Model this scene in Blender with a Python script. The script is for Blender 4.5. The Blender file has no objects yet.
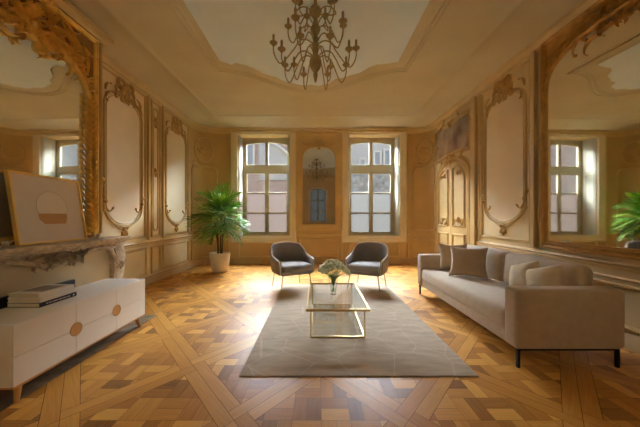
import bpy, bmesh, math, random
from mathutils import Vector, Matrix
random.seed(7)
PI = math.pi
C = bpy.context.scene.collection
SC = bpy.context.scene

# ------------------------------------------------------------------ camera, sky, exposure
cam_d = bpy.data.cameras.new('camera')
cam = bpy.data.objects.new('camera', cam_d)
C.objects.link(cam)
cam.location = (0, 0, 1.2)
cam.rotation_euler = (PI/2, 0, 0)
cam_d.sensor_width = 36
cam_d.lens = 270/640*36
cam_d.shift_x = 3/640
cam_d.shift_y = 3.5/640
cam_d.clip_start = 0.05
SC.camera = cam

world = bpy.data.worlds.new('sky')
SC.world = world
world.use_nodes = True
wn = world.node_tree.nodes; wl = world.node_tree.links
bg = wn['Background']
SKY_BASE, SKY_GLOW, GLOW_EL = 4.5, 150.0, 30     # hazy sky, brightest beyond the street where the sun stands behind cloud
wt = wn.new('ShaderNodeTexCoord')
wd = wn.new('ShaderNodeVectorMath'); wd.operation = 'DOT_PRODUCT'
wd.inputs[1].default_value = (0, math.cos(math.radians(GLOW_EL)), math.sin(math.radians(GLOW_EL)))
wl.new(wt.outputs['Generated'], wd.inputs[0])
wm = wn.new('ShaderNodeMapRange'); wm.interpolation_type = 'SMOOTHSTEP'
wm.inputs[1].default_value = .38; wm.inputs[2].default_value = 1.0; wm.inputs[3].default_value = SKY_BASE; wm.inputs[4].default_value = SKY_GLOW
wl.new(wd.outputs['Value'], wm.inputs[0]); wl.new(wm.outputs[0], bg.inputs[1])
bg.inputs[0].default_value = (0.86, 1.0, 1.13, 1)

def portal(x, y, z, w, h, rx, rz=0):
    l = bpy.data.lights.new('window_portal', 'AREA')
    l.shape = 'RECTANGLE'; l.size = w; l.size_y = h
    l.cycles.is_portal = True
    o = bpy.data.objects.new('window_portal', l)
    C.objects.link(o)
    o.location = (x, y, z); o.rotation_euler = (rx, 0, rz)
portal(-1.355, 7.42, 2.0, 1.36, 2.7, -PI/2)
portal(1.455, 7.42, 2.0, 1.36, 2.7, -PI/2)

portal(-3.24, -.52, 2.0, .30, 2.7, PI/2, -PI/2)    # narrow side windows added beside the camera as fill
portal(3.09, -.52, 2.0, .30, 2.7, PI/2, PI/2)

SC.view_settings.view_transform = 'Standard'
SC.view_settings.look = 'None'
SC.view_settings.exposure = 0.55
SC.view_settings.gamma = 1.0
SC.view_settings.use_curve_mapping = False
SC.cycles.max_bounces = 16
SC.cycles.diffuse_bounces = 10
SC.cycles.glossy_bounces = 8
SC.cycles.transparent_max_bounces = 16
SC.cycles.sample_clamp_indirect = 8
SC.cycles.use_adaptive_sampling = False

# ------------------------------------------------------------------ materials
def lin(c):
    def f(x):
        x /= 255
        return x/12.92 if x <= .04045 else ((x+.055)/1.055)**2.4
    return (f(c[0]), f(c[1]), f(c[2]), 1)

def mat(name, c, rough=.6, metal=0, var=.12, scale=4, bump=0, bscale=60, coat=0, stretch=(1, 1, 1), c2=None, spec=.5, detail=4, sheen=0):
    m = bpy.data.materials.new(name); m.use_nodes = True
    nt = m.node_tree; N = nt.nodes; L = nt.links
    b = N['Principled BSDF']
    b.inputs['Roughness'].default_value = rough
    b.inputs['Metallic'].default_value = metal
    b.inputs['Specular IOR Level'].default_value = spec
    b.inputs['Coat Weight'].default_value = coat
    b.inputs['Sheen Weight'].default_value = sheen
    tc = N.new('ShaderNodeTexCoord'); mp = N.new('ShaderNodeMapping')
    mp.inputs['Scale'].default_value = stretch
    L.new(tc.outputs['Object'], mp.inputs[0])
    nz = N.new('ShaderNodeTexNoise'); nz.inputs['Scale'].default_value = scale; nz.inputs['Detail'].default_value = detail
    L.new(mp.outputs[0], nz.inputs['Vector'])
    rp = N.new('ShaderNodeValToRGB')
    rp.color_ramp.elements[0].position = .3; rp.color_ramp.elements[1].position = .7
    base = lin(c)
    if c2 is None:
        a = tuple(x*(1-var) for x in base[:3])+(1,); d = tuple(min(1, x*(1+var)) for x in base[:3])+(1,)
    else:
        a, d = base, lin(c2)
    rp.color_ramp.elements[0].color = a; rp.color_ramp.elements[1].color = d
    L.new(nz.outputs['Fac'], rp.inputs[0]); L.new(rp.outputs[0], b.inputs['Base Color'])
    if bump:
        n2 = N.new('ShaderNodeTexNoise'); n2.inputs['Scale'].default_value = bscale; n2.inputs['Detail'].default_value = 3
        L.new(mp.outputs[0], n2.inputs['Vector'])
        bp = N.new('ShaderNodeBump'); bp.inputs['Strength'].default_value = bump; bp.inputs['Distance'].default_value = .01
        L.new(n2.outputs['Fac'], bp.inputs['Height']); L.new(bp.outputs[0], b.inputs['Normal'])
    return m

def glass_mat(name, tint=(1, 1, 1, 1), gloss=1.0, f0=1.5):
    m = bpy.data.materials.new(name); m.use_nodes = True
    nt = m.node_tree; N = nt.nodes; L = nt.links
    N.remove(N['Principled BSDF'])
    out = N['Material Output']
    t = N.new('ShaderNodeBsdfTransparent'); t.inputs[0].default_value = tint
    g = N.new('ShaderNodeBsdfGlossy'); g.inputs['Roughness'].default_value = .02
    g.inputs[0].default_value = (gloss, gloss, gloss, 1)
    fr = N.new('ShaderNodeFresnel')                # the same reflection from both faces of the sheet
    ge = N.new('ShaderNodeNewGeometry'); mr = N.new('ShaderNodeMapRange')
    mr.inputs[3].default_value = f0; mr.inputs[4].default_value = 1/f0
    L.new(ge.outputs['Backfacing'], mr.inputs[0]); L.new(mr.outputs[0], fr.inputs[0])
    mx = N.new('ShaderNodeMixShader')
    L.new(fr.outputs[0], mx.inputs[0]); L.new(t.outputs[0], mx.inputs[1]); L.new(g.outputs[0], mx.inputs[2])
    L.new(mx.outputs[0], out.inputs[0])
    return m

def frosted_mat(name, c, clear=.0):
    m = bpy.data.materials.new(name); m.use_nodes = True
    nt = m.node_tree; N = nt.nodes; L = nt.links
    N.remove(N['Principled BSDF'])
    t = N.new('ShaderNodeBsdfTransparent'); t.inputs[0].default_value = (1, 1, 1, 1)
    d = N.new('ShaderNodeBsdfTranslucent'); d.inputs[0].default_value = c
    mx = N.new('ShaderNodeMixShader'); mx.inputs[0].default_value = 1-clear
    L.new(t.outputs[0], mx.inputs[1]); L.new(d.outputs[0], mx.inputs[2])
    L.new(mx.outputs[0], N['Material Output'].inputs[0])
    return m

M = {}
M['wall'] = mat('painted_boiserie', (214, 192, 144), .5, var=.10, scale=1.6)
M['wallback'] = mat('shaded_ochre_boiserie', (192, 160, 104), .5, var=.10, scale=1.6)  # wall paint darkened to carry the backlit shade of back wall and corners
M['field'] = mat('panel_field_paint', (226, 206, 170), .38, var=.05, scale=1.5)
M['mould'] = mat('painted_moulding', (202, 174, 120), .42, var=.10, scale=3)
M['carve'] = mat('gilt_brown_carving', (196, 162, 104), .4, metal=.05, var=.12, scale=9, bump=.15, bscale=40)
M['gold'] = mat('bright_gilding', (242, 206, 116), .3, metal=.5, var=.12, scale=12)
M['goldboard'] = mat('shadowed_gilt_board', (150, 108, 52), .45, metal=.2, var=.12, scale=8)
M['oldgold'] = mat('aged_gilding', (186, 140, 70), .38, metal=.35, var=.22, scale=10, bump=.3, bscale=50)
M['ceil'] = mat('ceiling_plaster', (206, 196, 166), .8, scale=1.1, c2=(194, 180, 146), detail=6)
M['ceilpale'] = mat('pale_ceiling_panel', (226, 240, 252), .8, var=.05, scale=1.2)
M['base'] = mat('skirting_paint', (178, 148, 102), .5, var=.1)
M['casing'] = mat('window_casing_paint', (222, 208, 176), .5, var=.05, scale=3)
M['sash'] = mat('window_sash_paint', (176, 164, 134), .5, var=.06, scale=3)
M['shutter'] = mat('shutter_paint', (172, 166, 146), .5, var=.04, scale=3)
M['white'] = mat('white_lacquer', (240, 234, 222), .35, var=.02, scale=2)
M['oak'] = mat('light_oak', (200, 148, 78), .45, var=.15, scale=6, stretch=(1, 1, .2))
M['marble'] = mat('veined_marble', (216, 198, 170), .3, scale=16, c2=(160, 138, 110), detail=12)
M['hearth'] = mat('dark_stone', (150, 132, 110), .4, scale=9, c2=(84, 72, 60), detail=10)
M['board'] = mat('painted_fireboard', (206, 186, 146), .6, var=.06)
M['black'] = mat('black_plastic', (22, 22, 24), .4, var=.1)
M['blackmetal'] = mat('black_metal', (26, 24, 24), .4, metal=.6, var=.1)
M['brass'] = mat('polished_brass', (226, 200, 140), .3, metal=.8, var=.06, scale=8)
M['sofa'] = mat('beige_velvet', (186, 165, 138), .85, var=.07, scale=14, bump=.15, bscale=300, sheen=.3)
M['pillow'] = mat('taupe_pillow_fabric', (184, 158, 126), .85, var=.06, scale=16, bump=.15, bscale=260, sheen=.2)
M['pillowpale'] = mat('cream_pillow_fabric', (202, 182, 150), .85, var=.06, scale=16, bump=.15, bscale=260, sheen=.2)
M['chair'] = mat('grey_upholstery', (138, 130, 124), .85, var=.08, scale=18, bump=.15, bscale=320, sheen=.08)
M['seatgrey'] = mat('grey_seat_upholstery', (146, 138, 132), .85, var=.08, scale=18, bump=.15, bscale=320, sheen=.08)
M['piping'] = mat('pale_grey_piping', (206, 194, 176), .7, var=.05)
M['chairleg'] = mat('champagne_metal', (196, 168, 126), .35, metal=.8, var=.06)
M['pot'] = mat('white_ceramic', (232, 222, 206), .35, var=.03)
M['soil'] = mat('dark_soil', (60, 44, 30), .95, var=.3, scale=40, bump=.6, bscale=60)
M['leaf'] = mat('palm_leaf', (104, 146, 56), .45, scale=5, c2=(66, 110, 40))
M['leaflight'] = mat('young_palm_leaf', (168, 192, 88), .45, scale=5, c2=(120, 160, 60))
M['trunk'] = mat('palm_stem', (96, 72, 40), .8, var=.3, scale=20, stretch=(1, 1, .4))
M['stemgreen'] = mat('flower_stem', (116, 156, 70), .5, var=.2)
M['petal'] = mat('cream_petal', (250, 250, 240), .6, scale=30, c2=(234, 238, 208))
M['bronze'] = mat('aged_bronze', (160, 142, 100), .45, metal=.15, var=.15, scale=12)
M['candle'] = mat('grey_candle', (156, 142, 110), .6, var=.1)
M['paper'] = mat('page_edges', (226, 214, 188), .8, var=.08, scale=3, stretch=(1, 1, 90))
M['bookwhite'] = mat('white_book_cover', (236, 230, 220), .5, var=.03)
M['bookgrey'] = mat('grey_book_cover', (150, 138, 128), .5, var=.25, scale=9)
M['bookblack'] = mat('black_book_cover', (40, 38, 38), .5, var=.1)
M['lettering'] = mat('white_lettering', (216, 212, 204), .5, var=.02)
M['artmat'] = mat('grey_art_paper', (226, 212, 198), .7, var=.02, scale=3)
M['artdisc'] = mat('pale_print_ink', (236, 224, 208), .7, var=.03, scale=5)
M['artbrown'] = mat('brown_print_ink', (196, 146, 88), .7, var=.06, scale=5)
M['artgold'] = mat('gold_picture_frame', (244, 208, 124), .3, metal=.8, var=.05)
M['artline'] = mat('print_outline_ink', (176, 158, 140), .7, var=.03)
M['painting'] = mat('cloudy_painted_canvas', (196, 176, 156), .7, scale=2.6, c2=(118, 100, 94), detail=7, spec=.2)
M['mirror'] = mat('silvered_glass', (228, 227, 220), .03, metal=1, var=.015, scale=2)
M['pane'] = glass_mat('window_glass')
M['frost_l'] = frosted_mat('frosted_film_warm', (.143, .120, .107, 1))
M['frost_r'] = frosted_mat('frosted_film_cool', (.137, .129, .120, 1))
M['tableglass'] = glass_mat('table_glass', (.97, .98, .97, 1), f0=1.6)
def crystal_mat(name):
    m = bpy.data.materials.new(name); m.use_nodes = True
    N = m.node_tree.nodes; N.remove(N['Principled BSDF'])
    g = N.new('ShaderNodeBsdfGlass'); g.inputs['IOR'].default_value = 1.5; g.inputs['Roughness'].default_value = .0
    m.node_tree.links.new(g.outputs[0], N['Material Output'].inputs[0])
    return m
M['vaseglass'] = crystal_mat('clear_crystal')
M['water'] = glass_mat('vase_water', (.9, .95, .9, 1), f0=1.15)
def thin_leaf(m, amount, tint):
    N = m.node_tree.nodes; L = m.node_tree.links
    b = N['Principled BSDF']; out = N['Material Output']
    t = N.new('ShaderNodeBsdfTranslucent'); t.inputs[0].default_value = tint
    mx = N.new('ShaderNodeMixShader'); mx.inputs[0].default_value = amount
    L.new(b.outputs[0], mx.inputs[1]); L.new(t.outputs[0], mx.inputs[2]); L.new(mx.outputs[0], out.inputs[0])
thin_leaf(M['petal'], .6, lin((250, 250, 236)))
thin_leaf(M['leaf'], .3, lin((150, 190, 60)))
thin_leaf(M['leaflight'], .35, lin((196, 216, 96)))
thin_leaf(M['stemgreen'], .3, lin((150, 190, 80)))
M['dark'] = mat('floor_joints', (70, 42, 18), .8, var=.1)

def brick_mat(name, c1, c2, mortar, sc):
    m = bpy.data.materials.new(name); m.use_nodes = True
    nt = m.node_tree; N = nt.nodes; L = nt.links
    b = N['Principled BSDF']; b.inputs['Roughness'].default_value = .9
    tc = N.new('ShaderNodeTexCoord'); mp = N.new('ShaderNodeMapping'); mp.inputs['Rotation'].default_value = (PI/2, 0, 0)
    L.new(tc.outputs['Object'], mp.inputs[0])
    br = N.new('ShaderNodeTexBrick'); br.inputs['Scale'].default_value = sc
    br.inputs['Color1'].default_value = lin(c1); br.inputs['Color2'].default_value = lin(c2); br.inputs['Mortar'].default_value = lin(mortar)
    L.new(mp.outputs[0], br.inputs['Vector']); L.new(br.outputs['Color'], b.inputs['Base Color'])
    return m
M['ext_pink'] = brick_mat('pink_brickwork', (66, 52, 47), (78, 64, 58), (80, 70, 66), 2.2)
M['ext_pale'] = mat('pale_render', (78, 76, 75), .9, var=.06, scale=2)
M['ext_rubble'] = mat('rubble_stonework', (86, 84, 82), .9, scale=5, c2=(40, 38, 37), detail=6)
M['ext_trim'] = mat('pale_stone_trim', (92, 89, 86), .9, var=.05)
M['ext_glass'] = mat('dark_far_glass', (38, 39, 42), .3, var=.1)
M['ext_roof'] = mat('slate_roof', (50, 48, 50), .8, var=.15, scale=6)
M['ext_ground'] = mat('street_paving', (44, 42, 40), .9, var=.1)

def parquet_mat():
    m = bpy.data.materials.new('oak_parquet'); m.use_nodes = True
    nt = m.node_tree; N = nt.nodes; L = nt.links
    b = N['Principled BSDF']
    at = N.new('ShaderNodeAttribute'); at.attribute_name = 'tone'
    uv = N.new('ShaderNodeUVMap')
    mp = N.new('ShaderNodeMapping'); mp.inputs['Scale'].default_value = (3, 45, 1)
    L.new(uv.outputs[0], mp.inputs[0])
    nz = N.new('ShaderNodeTexNoise'); nz.inputs['Scale'].default_value = 1.5; nz.inputs['Detail'].default_value = 5
    L.new(mp.outputs[0], nz.inputs['Vector'])
    sep = N.new('ShaderNodeSeparateColor'); L.new(at.outputs['Color'], sep.inputs[0])
    ad = N.new('ShaderNodeMath'); ad.operation = 'MULTIPLY_ADD'; ad.inputs[1].default_value = .35
    L.new(nz.outputs['Fac'], ad.inputs[0])
    ml = N.new('ShaderNodeMath'); ml.operation = 'MULTIPLY'; ml.inputs[1].default_value = .65
    L.new(sep.outputs[0], ml.inputs[0]); L.new(ml.outputs[0], ad.inputs[2])
    rp = N.new('ShaderNodeValToRGB')
    e = rp.color_ramp.elements
    e[0].position = .05; e[0].color = lin((118, 72, 22)); e[1].position = .85; e[1].color = lin((230, 172, 84))
    x = e.new(.45); x.color = lin((188, 126, 48))
    L.new(ad.outputs[0], rp.inputs[0]); L.new(rp.outputs[0], b.inputs['Base Color'])
    b.inputs['Specular IOR Level'].default_value = .35
    n2 = N.new('ShaderNodeTexNoise'); n2.inputs['Scale'].default_value = 3
    mr = N.new('ShaderNodeMapRange'); mr.inputs[3].default_value = .34; mr.inputs[4].default_value = .5
    L.new(n2.outputs['Fac'], mr.inputs[0]); L.new(mr.outputs[0], b.inputs['Roughness'])
    bp = N.new('ShaderNodeBump'); bp.inputs['Strength'].default_value = .12; bp.inputs['Distance'].default_value = .004
    L.new(nz.outputs['Fac'], bp.inputs['Height']); L.new(bp.outputs[0], b.inputs['Normal'])
    return m
M['parquet'] = parquet_mat()

def rug_mat():
    m = bpy.data.materials.new('taupe_rug_weave'); m.use_nodes = True
    nt = m.node_tree; N = nt.nodes; L = nt.links
    b = N['Principled BSDF']; b.inputs['Roughness'].default_value = .95; b.inputs['Specular IOR Level'].default_value = .2
    b.inputs['Sheen Weight'].default_value = .3
    tc = N.new('ShaderNodeTexCoord')
    mp = N.new('ShaderNodeMapping'); mp.inputs['Scale'].default_value = (2, 7, 1)
    L.new(tc.outputs['Object'], mp.inputs[0])
    nz = N.new('ShaderNodeTexNoise'); nz.inputs['Scale'].default_value = 2.2; nz.inputs['Detail'].default_value = 7
    L.new(mp.outputs[0], nz.inputs['Vector'])
    rp = N.new('ShaderNodeValToRGB'); e = rp.color_ramp.elements
    e[0].position = .3; e[0].color = lin((160, 138, 112)); e[1].position = .7; e[1].color = lin((186, 163, 136))
    L.new(nz.outputs['Fac'], rp.inputs[0])
    vo = N.new('ShaderNodeTexVoronoi'); vo.feature = 'DISTANCE_TO_EDGE'; vo.inputs['Scale'].default_value = 2.6
    L.new(tc.outputs['Object'], vo.inputs['Vector'])
    lt = N.new('ShaderNodeMath'); lt.operation = 'LESS_THAN'; lt.inputs[1].default_value = .012
    L.new(vo.outputs['Distance'], lt.inputs[0])
    hf = N.new('ShaderNodeMath'); hf.operation = 'MULTIPLY'; hf.inputs[1].default_value = .28
    L.new(lt.outputs[0], hf.inputs[0])
    mx = N.new('ShaderNodeMix'); mx.data_type = 'RGBA'
    L.new(hf.outputs[0], mx.inputs['Factor']); L.new(rp.outputs[0], mx.inputs[6]); mx.inputs[7].default_value = lin((214, 198, 178))
    L.new(mx.outputs[2], b.inputs['Base Color'])
    n2 = N.new('ShaderNodeTexNoise'); n2.inputs['Scale'].default_value = 220
    L.new(tc.outputs['Object'], n2.inputs['Vector'])
    bp = N.new('ShaderNodeBump'); bp.inputs['Strength'].default_value = .4; bp.inputs['Distance'].default_value = .006
    L.new(n2.outputs['Fac'], bp.inputs['Height']); L.new(bp.outputs[0], b.inputs['Normal'])
    return m
M['rug'] = rug_mat()

# ------------------------------------------------------------------ mesh helpers
def V2(a): return Vector((a[0], a[1]))

class MB:
    """collects shapes given in (u, v, w) and maps them with f into the place"""
    def __init__(s, f=None):
        s.v = []; s.f_ = []; s.m = f
    def p(s, u, v, w):
        s.v.append(tuple(s.m(u, v, w)) if s.m else (u, v, w)); return len(s.v)-1
    def loft(s, rings, ring_closed=True, path_closed=False, caps=True):
        idx = [[s.p(*q) for q in r] for r in rings]
        n = len(idx[0]); k = len(idx)
        for i in range(k if path_closed else k-1):
            a, b = idx[i], idx[(i+1) % k]
            for j in range(n if ring_closed else n-1):
                s.f_.append((a[j], a[(j+1) % n], b[(j+1) % n], b[j]))
        if caps and not path_closed and ring_closed:
            s.f_.append(tuple(reversed(idx[0]))); s.f_.append(tuple(idx[-1]))
    def box(s, u0, u1, v0, v1, w0, w1):
        s.loft([[(u0, v0, w0), (u1, v0, w0), (u1, v1, w0), (u0, v1, w0)], [(u0, v0, w1), (u1, v0, w1), (u1, v1, w1), (u0, v1, w1)]])
    def extrude(s, poly, w0, w1):
        s.loft([[(a, b, w0) for a, b in poly], [(a, b, w1) for a, b in poly]])
    def lathe(s, prof, c=(0, 0, 0), n=20):
        rings = []
        for r, z in prof:
            rings.append([(c[0]+max(r, 1e-4)*math.cos(2*PI*j/n), c[1]+max(r, 1e-4)*math.sin(2*PI*j/n), c[2]+z) for j in range(n)])
        s.loft(rings)
    def tube(s, pts, r, n=8, closed=False, caps=True):
        pts = [Vector(p) for p in pts]
        k = len(pts)
        rr = r if isinstance(r, (list, tuple)) else [r]*k
        up = None; rings = []
        for i in range(k):
            if closed: t = pts[(i+1) % k]-pts[i-1]
            else: t = pts[min(i+1, k-1)]-pts[max(i-1, 0)]
            t.normalize()
            if up is None:
                a = Vector((0, 0, 1)) if abs(t.z) < .9 else Vector((1, 0, 0))
                up = (a-t*a.dot(t)).normalized()
            else:
                up = (up-t*up.dot(t))
                up = up.normalized() if up.length > 1e-6 else Vector((1, 0, 0))
            sd = t.cross(up)
            rings.append([tuple(pts[i]+(up*math.cos(2*PI*j/n)+sd*math.sin(2*PI*j/n))*rr[i]) for j in range(n)])
        s.loft(rings, True, closed, caps)
    def ribbon(s, path, width, height, w0=0.0, lobes=0):
        path = [V2(p) for p in path]; k = len(path); rings = []
        for i in range(k):
            t = (path[min(i+1, k-1)]-path[max(i-1, 0)])
            t = t.normalized() if t.length > 1e-9 else Vector((1, 0))
            nn = Vector((-t.y, t.x))
            x = i/(k-1)
            wd = width(x) if callable(width) else width
            h = height(x) if callable(height) else height
            if lobes: wd *= .7+.45*abs(math.sin(x*lobes*PI))
            q = path[i]
            r = []
            for o, hh in ((-1, 0), (-.8, .6), (-.4, 1), (0, .75), (.4, 1), (.8, .6), (1, 0)):
                a = q+nn*o*wd
                r.append((a.x, a.y, w0+hh*h))
            rings.append(r)
        s.loft(rings)
    def mould(s, path, prof, closed=True):
        path = [V2(p) for p in path]; k = len(path); rings = []
        for i in range(k):
            a = path[i-1] if (closed or i > 0) else None
            b = path[(i+1) % k] if (closed or i < k-1) else None
            q = path[i]
            d1 = (q-a).normalized() if a is not None else None
            d2 = (b-q).normalized() if b is not None else None
            if d1 is None: d1 = d2
            if d2 is None: d2 = d1
            n1 = Vector((-d1.y, d1.x)); n2 = Vector((-d2.y, d2.x))
            nn = n1+n2
            if nn.length < 1e-4: nn = n1
            nn.normalize()
            sc = 1/max(.45, nn.dot(n1))
            rings.append([(q.x+nn.x*o*sc, q.y+nn.y*o*sc, h) for o, h in prof])
        s.loft(rings, True, closed, True)
    def ball(s, c, r, n=10, sq=(1, 1, 1)):
        rings = []
        for i in range(n//2+1):
            th = PI*i/(n//2)
            rings.append([(c[0]+r*sq[0]*max(math.sin(th), .01)*math.cos(2*PI*j/n), c[1]+r*sq[1]*max(math.sin(th), .01)*math.sin(2*PI*j/n), c[2]+r*sq[2]*math.cos(th)) for j in range(n)])
        s.loft(rings)
    def rbox(s, c, h, r, n=7, puff=(0, 0, 0), x=None):
        """rounded box, centre c, half sizes h, radius r, optional puffing, optional 4x4"""
        cx, cy, cz = c; hx, hy, hz = h
        ts = sorted(set([-1+2*i/n for i in range(n+1)]))
        def edge(hh):   # denser samples inside the rounded edge
            e = r*1.0
            q = [-hh, -hh+e*.18, -hh+e*.5, -hh+e]
            mid = [(-hh+e)+(2*hh-2*e)*i/n for i in range(1, n)]
            return q+mid+[-a for a in reversed(q)]
        ax = [edge(hx), edge(hy), edge(hz)]
        H = (hx, hy, hz)
        for d in range(3):
            a, b = [(1, 2), (2, 0), (0, 1)][d]
            for sg in (-1, 1):
                idx = []
                for u in ax[a]:
                    row = []
                    for v in ax[b]:
                        P = [0, 0, 0]; P[d] = sg*H[d]; P[a] = u; P[b] = v
                        Q = [max(-(H[i]-r), min(H[i]-r, P[i])) for i in range(3)]
                        D = Vector((P[0]-Q[0], P[1]-Q[1], P[2]-Q[2]))
                        if D.length > 1e-9: D = D.normalized()*r
                        R = Vector(Q)+D
                        f = [1-(R[i]/H[i])**2 for i in range(3)]
                        for i in range(3):
                            if puff[i]:
                                o = [0, 1, 2]; o.remove(i)
                                R[i] += (1 if R[i] > 0 else -1)*abs(R[i])/H[i]*puff[i]*max(0, f[o[0]])**.7*max(0, f[o[1]])**.7
                        if x is not None: R = x @ R
                        row.append(s.p(R.x+cx, R.y+cy, R.z+cz))
                    idx.append(row)
                for i in range(len(idx)-1):
                    for j in range(len(idx[0])-1):
                        s.f_.append((idx[i][j], idx[i+1][j], idx[i+1][j+1], idx[i][j+1]))
    def build(s, name, m, parent=None, smooth=True, angle=40, bevel=0, weld=True):
        me = bpy.data.meshes.new(name)
        me.from_pydata(s.v, [], s.f_)
        bm = bmesh.new(); bm.from_mesh(me)
        if weld: bmesh.ops.remove_doubles(bm, verts=bm.verts, dist=1e-5)
        bmesh.ops.recalc_face_normals(bm, faces=bm.faces)
        bm.to_mesh(me); bm.free()
        if smooth:
            for q in me.polygons: q.use_smooth = True
            me.set_sharp_from_angle(angle=math.radians(angle))
        me.materials.append(m)
        o = bpy.data.objects.new(name, me); C.objects.link(o)
        if parent is not None: o.parent = parent
        if bevel:
            b = o.modifiers.new('edge', 'BEVEL'); b.width = bevel; b.segments = 3; b.limit_method = 'ANGLE'; b.angle_limit = math.radians(35)
        return o

def empty(name, loc=(0, 0, 0), rz=0):
    o = bpy.data.objects.new(name, None); C.objects.link(o)
    o.location = loc; o.rotation_euler = (0, 0, rz); o.empty_display_size = .1
    return o
def tag(o, label, cat, group=None):
    o['label'] = label; o['category'] = cat
    if group: o['group'] = group
    return o
def struct(o):
    o['kind'] = 'structure'; return o
def inside(o, parent):
    """parent without moving: mesh was written in world coordinates, parent stands at its own place"""
    o.parent = parent
    o.location = -Vector(parent.location) if parent.rotation_euler.z == 0 else o.location
    return o

def clothoid(u, v, th, length, k0, k1, n=22):
    pts = [(u, v)]
    ds = length/n
    for i in range(n):
        th += (k0+(k1-k0)*(i+.5)/n)*ds
        u += math.cos(th)*ds; v += math.sin(th)*ds
        pts.append((u, v))
    return pts
def taper(w, a=.35, b=.15): return lambda x: w*(a+(1-a)*math.sin(min(1, x*1.6)*PI/2))*(1-(1-b)*max(0, x-.35)/.65)
def scroll(mb, u, v, th, length, k0, k1, w, h, sym=None, w0=0, lobes=0, knob=True):
    """a C or S scroll; mirrored about u = sym when given"""
    for sg in ((1, -1) if sym is not None else (1,)):
        pts = clothoid(u, v, th, length, k0, k1)
        if sg < 0: pts = [(2*sym-a, b) for a, b in pts]
        mb.ribbon(pts, taper(w), taper(h, .6, .5), w0, lobes)
        if knob:
            a, b = pts[-1]; mb.ball((a, b, w0+h*.5), w*.75, 8)
def shell(mb, u, v, r, h, a0=20, a1=160, n=7, w0=0):
    for i in range(n):
        a = math.radians(a0+(a1-a0)*i/(n-1))
        L = r*(.8+.2*math.sin(PI*i/(n-1)))
        pts = [(u+math.cos(a)*L*t, v+math.sin(a)*L*t) for t in (.12, .3, .5, .7, .85, .95, 1)]
        mb.ribbon(pts, lambda x: r*.05+r*.15*math.sin(x*PI*.8), lambda x: h*(.35+.65*math.sin(x*PI*.85)), w0)
def leafspray(mb, u, v, s, h, sym=True, seed=0, n=5, a0=-20, a1=80, w0=0):
    rnd = random.Random(seed)
    for i in range(n):
        a = math.radians(a0+(a1-a0)*i/max(1, n-1)+rnd.uniform(-8, 8))
        L = s*rnd.uniform(.75, 1.15)
        k = rnd.uniform(2, 5)/L*rnd.choice((-1, 1))
        scroll(mb, u, v, a, L, k*.1, k, L*.16, h*rnd.uniform(.7, 1.1), sym=u if sym else None, w0=w0, lobes=3, knob=False)

PROF = [(-.020, 0), (-.020, .014), (-.012, .028), (-.003, .028), (.003, .010), (.009, .018), (.014, .012), (.017, 0)]
THIN = [(-.014, 0), (-.012, .014), (0, .02), (.012, .014), (.014, 0)]
BIG = [(-.045, 0), (-.045, .03), (-.028, .045), (-.008, .04), (.004, .022), (.022, .026), (.036, .012), (.042, 0)]
def rect(u0, u1, v0, v1): return [(u0, v0), (u1, v0), (u1, v1), (u0, v1)]
def rounded(u0, u1, v0, v1, top, bottom, n=10, topdip=0):
    """panel outline with basket-arched top and bottom of the given rises"""
    c = (u0+u1)/2; a = (u1-u0)/2; pts = []
    if bottom > 0:
        for i in range(n*2+1):
            t = PI+PI*i/(n*2)
            pts.append((c+a*math.cos(t), v0+bottom+bottom*math.sin(t)))
    else: pts += [(u0, v0), (u1, v0)]
    if top > 0:
        for i in range(n*2+1):
            t = PI*i/(n*2)
            pts.append((c+a*math.copysign(abs(math.cos(t))**.7, math.cos(t)), v1-top+top*math.sin(t)))
    else: pts += [(u1, v1), (u0, v1)]
    return pts

# ------------------------------------------------------------------ the room shell
XL, XR, YB, YF, ZC, ZT = -3.0, 2.85, 6.89, -.8, 3.45, 3.55
RL, RR, RF = .6, .5, .25
XBR = -2.69                                    # face of the chimney breast
left = lambda u, v, w: (XL+w, u, v)
breast = lambda u, v, w: (XBR+w, u, v)
right = lambda u, v, w: (XR-w, u, v)
back = lambda u, v, w: (u, YB-w, v)
def corner_l(u, v, w):                          # u metres along the curve from the left wall
    a = PI-u/RL; r = RL-w
    return (XL+RL+r*math.cos(a), YB-RL+r*math.sin(a), v)
def corner_r(u, v, w):                          # u metres along the curve from the right wall
    a = u/RR; r = RR-w
    return (XR-RR+r*math.cos(a), YB-RR+r*math.sin(a), v)
ARC = 8
def outline(d):
    pts = []
    for cx, cy, r, a0, sx, sy in ((XL, YF, RF, PI, 1, 1), (XR, YF, RF, 1.5*PI, -1, 1), (XR, YB, RR, 0, -1, -1), (XL, YB, RL, .5*PI, 1, -1)):
        ox, oy = cx+sx*r, cy+sy*r
        rr = max(.06, r-d)
        if r-d < .06: ox, oy = cx+sx*(d+.06), cy+sy*(d+.06)
        for i in range(ARC+1):
            a = a0+PI/2*i/ARC
            pts.append((ox+rr*math.cos(a), oy+rr*math.sin(a)))
    return pts

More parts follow.
